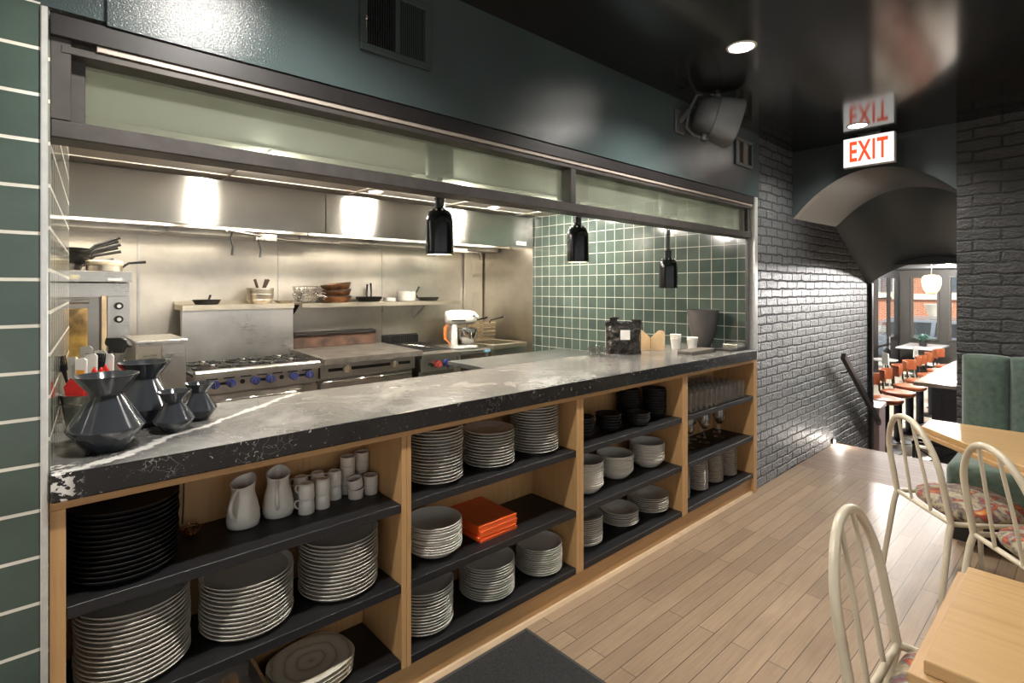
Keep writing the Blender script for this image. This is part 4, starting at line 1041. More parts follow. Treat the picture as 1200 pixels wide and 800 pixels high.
# ------------------------------------------------------------------ tables, chairs, banquette
def table(name, label, outline, loc, legs):
    t = thing(name, label, 'table', loc)
    bm = B(); prism(bm, outline, .722, .75, 'z', .003, 2); obj('tabletop', bm, m_oak_tab, t)
    cx = sum(p[0] for p in outline) / len(outline); cy = sum(p[1] for p in outline) / len(outline)
    out2 = []
    for x, y in outline:
        v = Vector((x - cx, y - cy)); out2.append((x + v.x / v.length * .03, y + v.y / v.length * .03))
    bm = B(); prism(bm, out2, .700, .7215, 'z', .002); obj('edge_band', bm, m_oak_tab2, t)
    for lx, ly in legs:
        bm = B(); cyl(bm, (lx, ly, .02), (lx, ly, .70), .035, 20); obj('pedestal', bm, m_iron, t, 40)
        bm = B(); lathe(bm, [(0, 0), (.20, 0), (.205, .004), (.20, .012), (.05, .024), (.036, .03), (0, .03)], (lx, ly, 0), 36); obj('base', bm, m_iron, t, 40)
    return t
table('dining_table', 'oak table nearest the camera with a chair tucked under it', [(-.27, -.375), (.27, -.375), (.27, .375), (-.27, .375)], (1.607, -.135, 0), [(0, 0)])
T2 = (3.35, -.1, 0)
table('corner_table', 'oak table with a slanted edge in front of the green banquette', [(a - T2[0], b_ - T2[1]) for a, b_ in ((3.83, .655), (3.60, .655), (2.72, -.115), (2.72, -.80), (3.83, -.80))], T2, [(.12, -.25)])

ch0 = None
def chair(x, y, rz, label):
    """cream tubular chair with a hooped back; it faces local -y and its back hoop stands at y=0"""
    global ch0
    if ch0: return dup(ch0, (x, y, 0), rz, label)
    t = ch0 = thing('hoop_back_chair', label, 'chair', (x, y, 0), rz, 'cream hoop-back chairs')
    hw = .205; zs = .43; r = .0135
    def lean(z): return .078 * (z - zs) / .43 * (1 if z > zs else 0)
    ht = hw - .006
    zt = .865
    K = 28
    left = [(-hw, lean(z), z) for z in (zs, .50, .58, .64)]
    def hx(z): 
        return hw
    pts = [(-hw * (1 - .0 * 0), 0, zs)]
    for i in range(1, 7): z = zs + (.20) * i / 6; pts.append((-(hw - .006 * i / 6), lean(z), z))
    for i in range(1, K):
        a = PI - PI * i / K; z = .63 + (zt - .63) * math.sin(a) ** .92; pts.append((ht * math.cos(a) * (1 - .06 * math.sin(2 * a) ** 2), lean(z), z))
    for i in range(6, 0, -1): z = zs + .20 * i / 6; pts.append(((hw - .006 * i / 6), lean(z), z))
    pts.append((hw, 0, zs))
    bm = B(); tube(bm, pts, r, 12); obj('back_hoop', bm, m_cream_paint, t, 60)
    for s in (-1, 1):
        bm = B(); x0 = s * hw * .36; x1 = s * hw * .26; zt2 = .63 + (zt - .63) * math.sin(math.acos(min(1, abs(x1) / ht / .97))) ** .92
        tube(bm, [(x0, .004, zs), (x0 * .95, lean(.6), .6), (x1, lean(zt2), zt2 - .004)], .0075, 10); obj('back_stick', bm, m_cream_paint, t, 60)
    for s in (-1, 1):
        bm = B(); tube(bm, [(s * hw, 0, zs), (s * (hw + .004), .012, .38), (s * (hw + .022), .062, .003)], [r, r, .0115], 12); obj('leg', bm, m_cream_paint, t, 60)
        bm = B(); tube(bm, [(s * (hw - .03), -.375, zs - .008), (s * (hw - .012), -.40, .003)], [.0125, .011], 12); obj('leg', bm, m_cream_paint, t, 60)
    ring = [(-hw, 0, zs), (-hw * .5, 0, zs), (0, 0, zs), (hw * .5, 0, zs), (hw, 0, zs), (hw + .008, -.12, zs), (hw, -.26, zs), (hw * .82, -.37, zs), (hw * .4, -.415, zs), (0, -.42, zs), (-hw * .4, -.415, zs), (-hw * .82, -.37, zs), (-hw, -.26, zs), (-hw - .008, -.12, zs)]
    bm = B(); tube(bm, ring, .0115, 10, True); obj('seat_rail', bm, m_cream_paint, t, 60)
    # upholstered pad
    bm = B(); n = 48; rings = []
    def sr(k, z):
        out = []
        for i in range(n):
            a = 2 * PI * i / n; e = 2 / 3.4; c_, s_ = math.cos(a), math.sin(a)
            out.append(bm.verts.new((.198 * k * abs(c_) ** e * (1 if c_ > 0 else -1) * (1 - .08 * (s_ < 0) * abs(s_)), -.215 + .178 * k * abs(s_) ** e * (1 if s_ > 0 else -1), z)))
        return out
    for k, z in ((.90, zs - .012), (1.0, zs + .002), (1.03, zs + .022), (1.0, zs + .042), (.88, zs + .058), (.6, zs + .068), (.25, zs + .072)): rings.append(sr(k, z))
    for p, q in zip(rings, rings[1:]):
        for i in range(n): bm.faces.new([p[i], p[(i + 1) % n], q[(i + 1) % n], q[i]])
    bm.faces.new(rings[0][::-1]); bm.faces.new(rings[-1])
    o = obj('seat_cushion', bm, m_floral, t, 60); o['label'] = 'seat cushion in red, gold and grey floral tapestry'
    return t
chair(3.252, .590, .715, 'cream hoop-back chair tucked at the far end of the slanted table edge')
chair(2.885, .242, .68, 'cream hoop-back chair at the near end of the slanted table edge')
chair(1.725, .410, .0, 'cream hoop-back chair tucked under the nearest oak table')

# green banquette along the pier
bq = thing('green_banquette', 'sage green velvet banquette with channelled back against the brick pier', 'bench', (4.40, -.6, 0))
def cushion(bm, x0, x1, y0, y1, z0, z1, b_):
    box(bm, x0, x1, y0, y1, z0, z1, b_, 5)
for k in range(9):
    y1 = .625 - .236 * k; y0 = y1 - .2355
    bm = B(); NS = 14
    prof = []
    for i in range(NS + 1):
        a = PI * i / NS; prof.append((y0 + (y1 - y0) * i / NS, math.sin(a) ** .45))
    # channel: bulging front, rounded top
    levels = [(.40, 1), (.9, 1), (1.0, .96), (1.04, .82), (1.062, .5), (1.066, .1)]
    rows_ = []
    for z, f in levels:
        rows_.append([bm.verts.new((4.640 - .058 * s_ * f - .002, y, z - (0 if z < .95 else .012 * (1 - s_)))) for y, s_ in prof])
    back = [[bm.verts.new((4.715, y, z - (0 if z < .95 else .012 * (1 - s_)))) for y, s_ in prof] for z in (.40, 1.064)]
    for p, q in zip(rows_, rows_[1:]):
        for i in range(NS): bm.faces.new([p[i], p[i + 1], q[i + 1], q[i]])
    for i in range(NS):
        bm.faces.new([rows_[-1][i], rows_[-1][i + 1], back[1][i + 1], back[1][i]]); bm.faces.new([rows_[0][i + 1], rows_[0][i], back[0][i], back[0][i + 1]]); bm.faces.new([back[0][i + 1], back[0][i], back[1][i], back[1][i + 1]])
    for i in (0, NS):
        for k_ in range(len(rows_) - 1): pass
        bm.faces.new([r_[i] for r_ in rows_] + [back[1][i], back[0][i]])
    move(bm, (-4.40, .6, 0)); obj('back_channel', bm, m_velvet, bq, 50)
bm = B(); cushion(bm, 4.02, 4.655, -1.5, .622, .20, .475, .055); move(bm, (-4.40, .6, 0)); obj('seat', bm, m_velvet, bq, 60)
bm = B(); box(bm, 4.10, 4.70, -1.5, .60, 0, .20); move(bm, (-4.40, .6, 0)); obj('plinth', bm, m_blackplastic, bq)
# ------------------------------------------------------------------ kitchen line
def rel(o): return o.location
def part(t, name, bm, m, smooth=None, lab=None):
    move(bm, tuple(-a for a in t.location)); o = obj(name, bm, m, t, smooth)
    if lab: o['label'] = lab
    return o
m_hoodfill = M_emit('hood_fill_diffuser', (1, .90, .76), 38)
# extraction hood in two lengths
for i, (x0, x1) in enumerate(((-1.18, 1.672), (1.678, 3.90))):
    t = thing('extraction_hood', ['long steel extraction hood above the oven and burner range', 'steel extraction hood above the griddle and fryer, ending at the tiles'][i], 'hood', ((x0 + x1) / 2, 4.0, 1.92), 0, 'extraction hoods')
    bm = B(); prism(bm, [(4.0, 1.925), (4.0, 2.236), (4.02, 2.236), (4.02, 1.945), (4.06, 1.925)], x0, x1, 'x', .002); part(t, 'front_panel', bm, m_steel_hood)
    bm = B(); box(bm, x0, x1, 4.02, 4.872, 2.0, 2.236); part(t, 'body', bm, m_steel)
    bm = B(); box(bm, x0, x1, 4.36, 4.40, 1.935, 2.0, .003); box(bm, x0, x1, 4.55, 4.872, 1.908, 2.0, .003); box(bm, x0, x1, 4.04, 4.10, 1.93, 2.0, .003); part(t, 'gutter', bm, m_steel)
    bm = B()
    nf = int((x1 - x0) / .5)
    for k in range(nf):
        a = x0 + (x1 - x0) * k / nf + .01; b_ = x0 + (x1 - x0) * (k + 1) / nf - .01
        box(bm, a, b_, 4.41, 4.54, 1.955, 1.99, .003)
    part(t, 'grease_filter', bm, m_steel_warm)
    if i:
        bm = B(); box(bm, 3.66, 3.80, 3.990, 4.0, 1.945, 1.985, .002); part(t, 'notice_plate', bm, m_white, None, 'small pale notice plate')
for i, (xa, xb) in enumerate(((-.9, .75), (.85, 1.6), (1.75, 2.75), (2.85, 3.8))):  # added strips hidden behind the hood lip, brightening back wall and cooking line
    t = thing('hood_fill_light', ['added unseen fill light inside the hood above the oven', 'added unseen fill light inside the hood above the burners', 'added unseen fill light inside the hood above the griddle', 'added unseen fill light inside the hood above the fryer'][i], 'light', ((xa + xb) / 2, 4.17, 1.975), 0, 'added fill lights inside the hoods')
    h = (xb - xa) / 2
    bm = B(); box(bm, -h, h, -.035, .035, .0, .025, .003); obj('housing', bm, m_white, t)
    bm = B(); box(bm, -h + .01, h - .01, -.028, .028, -.004, .0); obj('diffuser', bm, m_hoodfill, t)
t = thing('hood_pipework', 'fire suppression pipe with drop nozzles under the steel hood', 'pipe', (1.3, 4.2, 1.92))
bm = B(); tube(bm, [(1.02, 4.15, 1.915), (1.55, 4.5, 1.90), (2.0, 4.5, 1.90)], .012, 8); part(t, 'pipe', bm, m_steel_dark, 60)
for x, y in ((1.06, 4.18), (1.30, 4.35)):
    bm = B(); tube(bm, [(x, y, 1.915), (x - .01, y, 1.86), (x + .004, y, 1.80), (x, y, 1.74)], [.008, .006, .006, .009], 8); part(t, 'nozzle', bm, m_iron, 60)
bm = B(); box(bm, 1.27, 1.42, 4.33, 4.43, 1.87, 1.925, .004); part(t, 'junction_box', bm, m_steel)
t = thing('hood_junction_box', 'small steel box with conduit under the hood near the tiles', 'box', (3.2, 4.4, 1.9))
bm = B(); box(bm, 3.08, 3.30, 4.34, 4.46, 1.865, 1.91, .004); part(t, 'box', bm, m_steel_warm)
bm = B(); tube(bm, [(3.3, 4.4, 1.88), (3.5, 4.4, 1.88), (3.52, 4.4, 1.80)], .010, 8); part(t, 'conduit', bm, m_steel_dark, 60)

# convection oven
t = thing('convection_oven', 'steel convection oven with stained window and two dials', 'oven', (-.1, 4.3, 0))
bm = B(); box(bm, -.55, .44, 4.02, 4.80, .10, 1.535, .004); part(t, 'body', bm, m_steel)
bm = B(); box(bm, -.57, .452, 3.985, 4.80, 1.538, 1.605, .004); part(t, 'top_panel', bm, m_steel)
d = B(); box(d, -.54, .292, 3.985, 4.02, .75, 1.45, .004); door = part(t, 'door', d, m_steel_dark)
bm = B(); box(bm, -.40, .235, 3.978, 3.986, .90, 1.385, .004); move(bm, (.1, -4.3, 0)); g = obj('window', bm, m_amber, door)
bm = B(); tube(bm, [(-.45, 3.93, 1.425), (.24, 3.93, 1.425)], .012, 8); move(bm, (.1, -4.3, 0)); obj('handle', bm, m_steel, door, 60)
bm = B(); box(bm, .298, .325, 3.982, 4.02, .75, 1.455, .003); part(t, 'hinge_strip', bm, m_tan, None, 'tan hinge strip')
p_ = B(); box(p_, .328, .436, 3.982, 4.02, .75, 1.455, .003); pan_ = part(t, 'control_panel', p_, m_steel)
for z in (1.395, 1.315):
    bm = B(); cyl(bm, (.382, 3.982, z), (.382, 3.955, z), .022, 20); cyl(bm, (.382, 3.956, z), (.382, 3.948, z), .012, 14); move(bm, (.1, -4.3, 0)); obj('dial', bm, m_blackplastic, pan_, 40)
    bm = B(); cyl(bm, (.382, 3.949, z), (.382, 3.945, z), .011, 14); move(bm, (.1, -4.3, 0)); obj('dial_cap', bm, m_white, pan_, 40)
bm = B(); box(bm, .33, .40, 3.982, 3.985, 1.548, 1.562); part(t, 'sticker', bm, m_white, None, 'white sticker')
bm = B(); box(bm, .10, .20, 3.982, 3.985, 1.555, 1.580); part(t, 'sticker', bm, P('yellowed_sticker', (.62, .56, .38), .6), None, 'yellowed sticker')
for x in (-.5, .38):
    bm = B(); cyl(bm, (x, 4.1, 0), (x, 4.1, .10), .025, 12); part(t, 'leg', bm, m_steel_dark)
    bm = B(); cyl(bm, (x, 4.7, 0), (x, 4.7, .10), .025, 12); part(t, 'leg', bm, m_steel_dark)

# frying pans
def fry_pan(x, y, z, r, h, ang, hl, rise, label, mat, hmat, group, tilt=0):
    t = thing('frying_pan', label, 'pan', (x, y, z), 0, group); t.rotation_euler = (0, tilt, ang)
    bm = B(); lathe(bm, [(0, 0), (r * .76, 0), (r * .80, .003), (r, h), (r * 1.015, h + .001), (r * .98, h), (r * .77, .006), (0, .005)], (0, 0, 0), 36); obj('pan_body', bm, mat, t, 40)
    bm = B(); tube(bm, [(r * .95, 0, h * .8), (r * 1.15, 0, h + rise * .3), (r + hl, 0, h + rise)], [.009, .008, .010], 8); obj('handle', bm, hmat, t, 60)
    return t
G1 = 'frying pans piled on the oven'
zt = 1.605
for i, (dx, a, rs) in enumerate(((.14, .1, .02), (.15, .15, .03), (.14, .25, .045), (.15, .3, .05), (.13, .22, .06), (.14, .38, .07))):
    fry_pan(.135 + .002 * (i % 2), 4.22, zt + (.046 + .0135 * (i - 1) if i else 0), .130 if i else .098, .040 if i else .045, a - .25 * (i % 2), .15, .015 + rs, ['bottom', 'second from bottom', 'third from bottom', 'third from top', 'second from top', 'topmost'][i] + ' frying pan of the pile on the oven', [m_steel, m_iron][i % 2], m_iron, G1)
t = thing('saute_pan', 'flat pan with cream lid and dark handle on the oven beside the pile', 'pan', (.325, 4.12, zt))
bm = B(); lathe(bm, [(0, 0), (.085, 0), (.09, .003), (.092, .035), (.088, .035), (.085, .006), (0, .005)], (0, 0, 0), 36); obj('pan_body', bm, m_steel_warm, t, 40)
bm = B(); lathe(bm, [(0, .036), (.094, .036), (.096, .040), (.094, .062), (.08, .068), (0, .068)], (0, 0, 0), 36); obj('lid', bm, P('cream_lid', (.62, .53, .36), .5, 0, .1), t, 40)
bm = B(); tube(bm, [(.088, 0, .028), (.12, -.01, .055), (.21, -.02, .065)], [.008, .007, .009], 8); obj('handle', bm, m_iron, t, 60)

# freestanding steel cabinet with louvres
t = thing('steel_heater_cabinet', 'boxy steel cabinet with louvres between the oven and range', 'cabinet', (.545, 3.85, 0))
bm = B(); box(bm, .425, .67, 3.62, 4.10, .08, 1.188, .003); part(t, 'body', bm, m_steel)
bm = B(); box(bm, .420, .675, 3.605, 4.11, 1.188, 1.203, .003); part(t, 'top_panel', bm, m_steel)
bm = B(); box(bm, .432, .545, 3.612, 3.62, .3, 1.178, .002); part(t, 'door', bm, m_steel_warm)
bm = B(); box(bm, .549, .664, 3.612, 3.62, .3, 1.178, .002); part(t, 'side_door', bm, m_steel)
for x0, x1 in ((.452, .522), (.568, .652)):
    for z in (1.125, 1.105):
        bm = B(); prism(bm, [(3.612, z), (3.600, z - .002), (3.598, z - .008), (3.612, z - .010)], x0, x1, 'x', .001); part(t, 'louvre', bm, m_steel)
for x in (.45, .645):
    for y in (3.66, 4.05):
        bm = B(); cyl(bm, (x, y, 0), (x, y, .08), .018, 10); part(t, 'foot', bm, m_steel_dark)

# six burner range
t = thing('burner_range', 'steel six-burner range with blue knobs and tall back guard', 'range', (1.19, 4.25, 0))
x0, x1 = .785, 1.598
bm = B(); box(bm, x0, x1, 4.0, 4.60, .15, .905, .003); part(t, 'body', bm, m_steel_dark)
bm = B(); prism(bm, [(3.925, .905), (3.925, .945), (3.935, .957), (3.99, .957), (4.0, .93), (4.0, .905)], x0 - .005, x1 + .005, 'x', .004, 2); part(t, 'front_rail', bm, m_steel)
bm = B(); box(bm, x0, x1, 3.955, 4.0, .800, .905, .003); cp = part(t, 'control_panel', bm, m_steel)
for i, x in enumerate((.892, .990, 1.145, 1.246, 1.408, 1.520)):
    bm = B(); cyl(bm, (x, 3.955, .862), (x, 3.918, .862), .028, 20); cyl(bm, (x, 3.92, .862), (x, 3.914, .862), .018, 16); move(bm, tuple(-a for a in t.location)); obj('knob', bm, m_bluek, cp, 40)
    bm = B(); box(bm, x - .004, x + .004, 3.908, 3.916, .842, .882, .002); move(bm, tuple(-a for a in t.location)); obj('knob_pointer', bm, m_chrome, cp)
bm = B()
for a, b_ in ((.905, .975), (1.16, 1.235), (1.42, 1.505)): box(bm, a, b_, 3.9535, 3.956, .852, .870)
for x in (1.068, 1.328): cyl(bm, (x, 3.956, .862), (x, 3.953, .862), .016, 16)
for k in range(7): box(bm, x0 + .06 + k * .105, x0 + .13 + k * .105, 3.953, 3.956, .892, .900)
part(t, 'slot', bm, m_iron)
bm = B(); box(bm, x0 + .02, x1 - .11, 3.965, 4.0, .16, .785, .004); dr = part(t, 'oven_door', bm, m_steel)
bm = B(); box(bm, x1 - .105, x1, 3.975, 4.0, .16, .785, .004); part(t, 'side_panel', bm, m_steel)
bm = B(); tube(bm, [(x0 + .06, 3.965, .745), (x0 + .06, 3.925, .750), (x1 - .18, 3.925, .750), (x1 - .18, 3.965, .745)], .011, 8); move(bm, tuple(-a for a in t.location)); obj('handle', bm, m_chrome, dr, 60)
bm = B(); prism(bm, [(1.38, .765), (1.47, .765), (1.445, .725), (1.405, .725)], 3.94, 3.965, 'y', .003); move(bm, tuple(-a for a in t.location)); obj('latch', bm, m_steel, dr)
bm = B(); box(bm, x0, x1, 4.0, 4.56, .905, .925); part(t, 'burner_tray', bm, m_iron)
for i in range(3):
    for j in range(2):
        cx, cy = x0 + .14 + i * .267, 4.13 + j * .27
        bm = B(); lathe(bm, [(0, .925), (.045, .925), (.045, .938), (.03, .944), (0, .944)], (cx, cy, 0), 20); part(t, 'burner', bm, m_rust, 40)
        bm = B(); tube(bm, [(cx + .115 * math.cos(k * PI / 12), cy + .115 * math.sin(k * PI / 12), .951) for k in range(24)], .006, 6, True)
        for k in range(8):
            a = k * PI / 4; tube(bm, [(cx + .04 * math.cos(a), cy + .04 * math.sin(a), .955), (cx + .13 * math.cos(a), cy + .13 * math.sin(a), .955)], .0055, 6)
        part(t, 'grate', bm, m_iron, 60)
        bm = B(); box(bm, cx - .012, cx + .012, cy - .012, cy + .012, .955, .972, .003) if j == 0 else box(bm, cx - .01, cx + .01, cy - .02, cy + .02, .955, .966, .003); part(t, 'grate_boss', bm, m_steel)
bm = B(); box(bm, x0 + .03, x1 + .03, 4.56, 4.62, .925, 1.335, .003); part(t, 'back_guard', bm, m_steel)
bm = B(); prism(bm, [(4.54, 1.335), (4.54, 1.375), (4.84, 1.375), (4.84, 1.40), (4.855, 1.40), (4.855, 1.335)], x0 + .03, x1 + .03, 'x', .002); part(t, 'guard_shelf', bm, m_steel_warm)
for x in (x0 + .05, x1 - .05):
    for y in (4.06, 4.54):
        bm = B(); cyl(bm, (x, y, 0), (x, y, .15), .02, 10); part(t, 'leg', bm, m_steel_dark)

# wall shelf
t = thing('steel_wall_shelf', 'steel wall shelf carrying pans behind the griddle', 'shelf', (2.5, 4.7, 1.33))
bm = B(); prism(bm, [(4.56, 1.335), (4.56, 1.372), (4.87, 1.372), (4.87, 1.362), (4.57, 1.362), (4.57, 1.335)], 1.70, 3.38, 'x', .001); part(t, 'shelf_board', bm, m_steel_warm)
for x in (1.665, 2.98):
    bm = B(); prism(bm, [(4.60, 1.36), (4.872, 1.36), (4.872, 1.19)], x, x + .012 if x > 2 else x + .03, 'x'); part(t, 'bracket', bm, m_iron if x < 2 else m_steel)
ZS = 1.375
# things on the shelves
def pot(name, label, cat, x, y, z, r, h, mat, group=None, handles=True):
    t = thing(name, label, cat, (x, y, z), 0, group)
    bm = B(); lathe(bm, [(0, 0), (r * .97, 0), (r, .004), (r, h), (r * 1.03, h + .002), (r * .97, h), (r * .95, .006), (0, .005)], (0, 0, 0), 32); obj('pot_body', bm, mat, t, 40)
    if handles:
        for s in (-1, 1):
            bm = B(); tube(bm, [(s * r, -.025, h * .75), (s * (r + .025), -.02, h * .78), (s * (r + .025), .02, h * .78), (s * r, .025, h * .75)], .005, 6); obj('handle', bm, mat, t, 60)
    return t
p1 = fry_pan(1.005, 4.68, ZS + .001, .10, .036, 1.2, .06, .03, 'black frying pan at the end of the range shelf', m_iron, m_iron, 'pans on the steel shelves')
t = thing('wire_basket', 'round steel basket of tongs and tins on the range shelf', 'basket', (1.40, 4.68, ZS + .001))
bm = B(); lathe(bm, [(0, 0), (.085, 0), (.10, .03), (.105, .13), (.10, .13), (.095, .03), (.08, .006), (0, .006)], (0, 0, 0), 32); obj('tin', bm, m_steel_warm, t, 40)
for k in range(3):
    bm = B(); tube(bm, [(.107 * math.cos(q * PI / 14), .107 * math.sin(q * PI / 14), .03 + k * .045) for q in range(28)], .004, 6, True); obj('hoop', bm, m_steel, t, 60)
for a in (-.4, .35, .5):
    bm = B(); tube(bm, [(-.3 * a * .1, 0, .02), (a * .12, -.02, .20)], [.008, .012], 8); obj('utensil', bm, m_rust, t, 60)
p2 = fry_pan(1.585, 4.64, ZS + .026, .075, .022, 2.6, .06, .02, 'small shallow steel pan between basket and strainers', m_steel_warm, m_steel_warm, 'pans on the steel shelves'); p2.location.z = ZS + .001
st = None
for i in range(3):
    t = thing('wire_strainer', ['bottom', 'middle', 'top'][i] + ' wire strainer nested beside the copper pans', 'strainer', (1.78, 4.69, ZS + .002 + i * .03), .1 * i, 'nested strainers on the wall shelf')
    bm = B(); prf = [(.055, .002 + 0), (.092, .03), (.108, .078)]
    for r, z in ((.03, .001), (.055, .004), (.075, .016), (.092, .034), (.102, .056), (.108, .08)): tube(bm, [(r * math.cos(q * PI / 14), r * math.sin(q * PI / 14), z) for q in range(28)], .0026, 5, True)
    for q in range(14):
        ca, sa = math.cos(q * PI / 7), math.sin(q * PI / 7); tube(bm, [(r * ca, r * sa, z) for r, z in ((.01, 0), (.055, .004), (.075, .016), (.092, .034), (.102, .056), (.108, .08))], .0022, 5)
    obj('wire_bowl', bm, m_chrome, t, 60)
    bm = B()
    for k in range(3): tube(bm, [(.10, -.02 + k * .02, .078 - .012 * k), (.17, -.03 + k * .02, .05 - .012 * k), (.23, -.03 + k * .02, .02 + .012 * k)], .004, 6)
    obj('handle', bm, m_steel, t, 60)
for i in range(3):
    t = thing('copper_pan', ['bottom', 'middle', 'top'][i] + ' copper pan of the stack beside the strainers', 'pan', (2.075, 4.72, ZS + .001 + .056 * i), 0, 'stacked copper pans on the wall shelf')
    t.rotation_euler = (0, -.06 * i, 0)
    bm = B(); lathe(bm, [(0, 0), (.108, 0), (.115, .006), (.134, .052), (.137, .054), (.130, .054), (.112, .012), (0, .008)], (0, 0, 0), 40); obj('pan_body', bm, m_copper, t, 40)
    bm = B(); tube(bm, [(.133 * math.cos(q * PI / 18), .133 * math.sin(q * PI / 18), .053) for q in range(36)], .0035, 6, True); obj('rim', bm, m_iron, t, 60)
for i in range(2): fry_pan(2.40, 4.72, ZS + .001 + .012 * i, .125, .034, [.9, .6][i] + .35, -.02, .13, ['lower', 'upper'][i] + ' black frying pan, handles up, left of the low white dish', m_iron, m_iron, 'black pans with raised handles')
pot('white_dish_stack', 'low white dish beside the steel container on the wall shelf', 'dish', 2.62, 4.72, ZS + .001, .062, .034, m_enamel, None, False)
t = pot('white_canister', 'ribbed pale canister standing on the wall shelf', 'canister', 2.80, 4.70, ZS + .001, .092, .095, m_cream, None, False)
bm = B()
for k in range(3): tube(bm, [(.094 * math.cos(q * PI / 14), .094 * math.sin(q * PI / 14), .02 + k * .03) for q in range(28)], .003, 6, True)
obj('rib', bm, m_steel, t, 60)
fry_pan(3.06, 4.70, ZS + .001, .115, .034, 2.7, -.02, .11, 'black frying pan nearest the tiles on the wall shelf', m_iron, m_iron, 'black pans with raised handles')

# griddle range
t = thing('griddle_range', 'steel griddle range with two knobs in a black slot', 'range', (2.04, 4.25, 0))
x0, x1 = 1.612, 2.440
bm = B(); box(bm, x0, x1, 4.0, 4.62, .15, .90, .003); part(t, 'body', bm, m_steel_dark)
bm = B(); prism(bm, [(3.90, .925), (3.90, .968), (4.62, .985), (4.62, .925)], x0 + .012, x1 + .045, 'x', .004, 2); part(t, 'griddle_plate', bm, P('seasoned_griddle', (.36, .33, .29), .35, .85, .35, 7))
bm = B(); box(bm, x0, x1, 3.955, 4.0, .815, .925, .003); cp = part(t, 'control_panel', bm, m_steel)
bm = B(); box(bm, x0 + .06, x1 - .05, 3.951, 3.956, .862, .886); part(t, 'slot', bm, m_iron)
for x in (1.815, 2.228):
    bm = B(); cyl(bm, (x, 3.953, .874), (x, 3.918, .874), .030, 20); box(bm, x - .005, x + .005, 3.905, 3.92, .85, .898, .002); move(bm, tuple(-a for a in t.location)); obj('knob', bm, m_steel_warm, cp, 40)
bm = B(); box(bm, x0 + .008, x1 - .02, 3.97, 4.0, .17, .795, .004); dr = part(t, 'oven_door', bm, m_steel)
bm = B(); tube(bm, [(x0 + .02, 3.97, .78), (x0 + .03, 3.94, .785), (x1 - .05, 3.94, .785), (x1 - .04, 3.97, .78)], .010, 8); move(bm, tuple(-a for a in t.location)); obj('handle', bm, m_chrome, dr, 60)
bm = B(); box(bm, x0 + .03, x1 - .03, 4.60, 4.64, .985, 1.095, .003); part(t, 'splash_riser', bm, m_rust, None, 'heat-scorched splash riser')
bm = B(); prism(bm, [(4.58, 1.094), (4.57, 1.114), (4.66, 1.122), (4.66, 1.10)], x0 + .03, x1 - .04, 'x', .002); part(t, 'riser_cap', bm, m_iron)
for x in (x0 + .05, x1 - .05):
    for y in (4.06, 4.54):
        bm = B(); cyl(bm, (x, y, 0), (x, y, .15), .02, 10); part(t, 'leg', bm, m_steel_dark)

# charbroiler
t = thing('charbroiler', 'narrow steel charbroiler with a red and a blue knob', 'grill', (2.69, 4.25, 0))
x0, x1 = 2.50, 2.888
bm = B(); box(bm, x0, x1, 3.99, 4.60, .4, .90, .003); part(t, 'body', bm, m_steel_dark)
bm = B(); prism(bm, [(3.93, .885), (3.93, .925), (4.02, .935), (4.02, .885)], x0 - .004, x1 + .004, 'x', .003); part(t, 'front_rail', bm, m_steel)
bm = B(); prism(bm, [(3.955, .77), (3.965, .885), (4.0, .885), (4.0, .77)], x0, x1, 'x', .002); cp = part(t, 'control_panel', bm, m_steel)
for x, m_, lb in ((2.592, m_iron, 'dark'), (2.668, m_redk, 'red'), (2.762, m_bluek, 'blue')):
    r = .018 if m_ is m_iron else .034
    bm = B(); cyl(bm, (x, 3.962, .83), (x, 3.92, .83), r, 20); cyl(bm, (x, 3.922, .83), (x, 3.912, .83), r * .55, 16); move(bm, tuple(-a for a in t.location)); k_ = obj('knob', bm, m_, cp, 40); k_['label'] = lb + ' knob'
bm = B()
for k in range(16): tube(bm, [(x0 + .02 + k * .0232, 4.03, .938), (x0 + .02 + k * .0232, 4.56, .965)], .006, 6)
tube(bm, [(x0, 4.03, .935), (x1, 4.03, .935)], .006, 6); tube(bm, [(x0, 4.56, .96), (x1, 4.56, .96)], .006, 6); part(t, 'grate', bm, m_iron, 60)
bm = B()
for k in range(18): box(bm, x0 + k * .0215, x0 + .011 + k * .0215, 4.60, 4.64, .96, 1.04, .002)
box(bm, x0, x1, 4.64, 4.66, .93, 1.05); part(t, 'rear_flue', bm, m_iron)
for x in (x0 + .04, x1 - .04):
    for y in (4.04, 4.54):
        bm = B(); cyl(bm, (x, y, 0), (x, y, .40), .02, 10); part(t, 'leg', bm, m_steel_dark)
for i, (x, a) in enumerate(((2.60, .5), (2.74, -.35))):
    t = thing('grill_tongs', ['steel tongs lying on the charbroiler nearer the griddle', 'steel tongs lying on the charbroiler nearer the mixer'][i], 'tongs', (x, 4.2, .972), a, 'tongs on the charbroiler'); t.rotation_euler = (.05, 0, a)
    for s in (-1, 1):
        bm = B(); tube(bm, [(0, .14, .004), (s * .018, 0, .006), (s * .006, -.15, .004)], [.004, .006, .005], 6); obj('tong_arm', bm, m_chrome, t, 60)

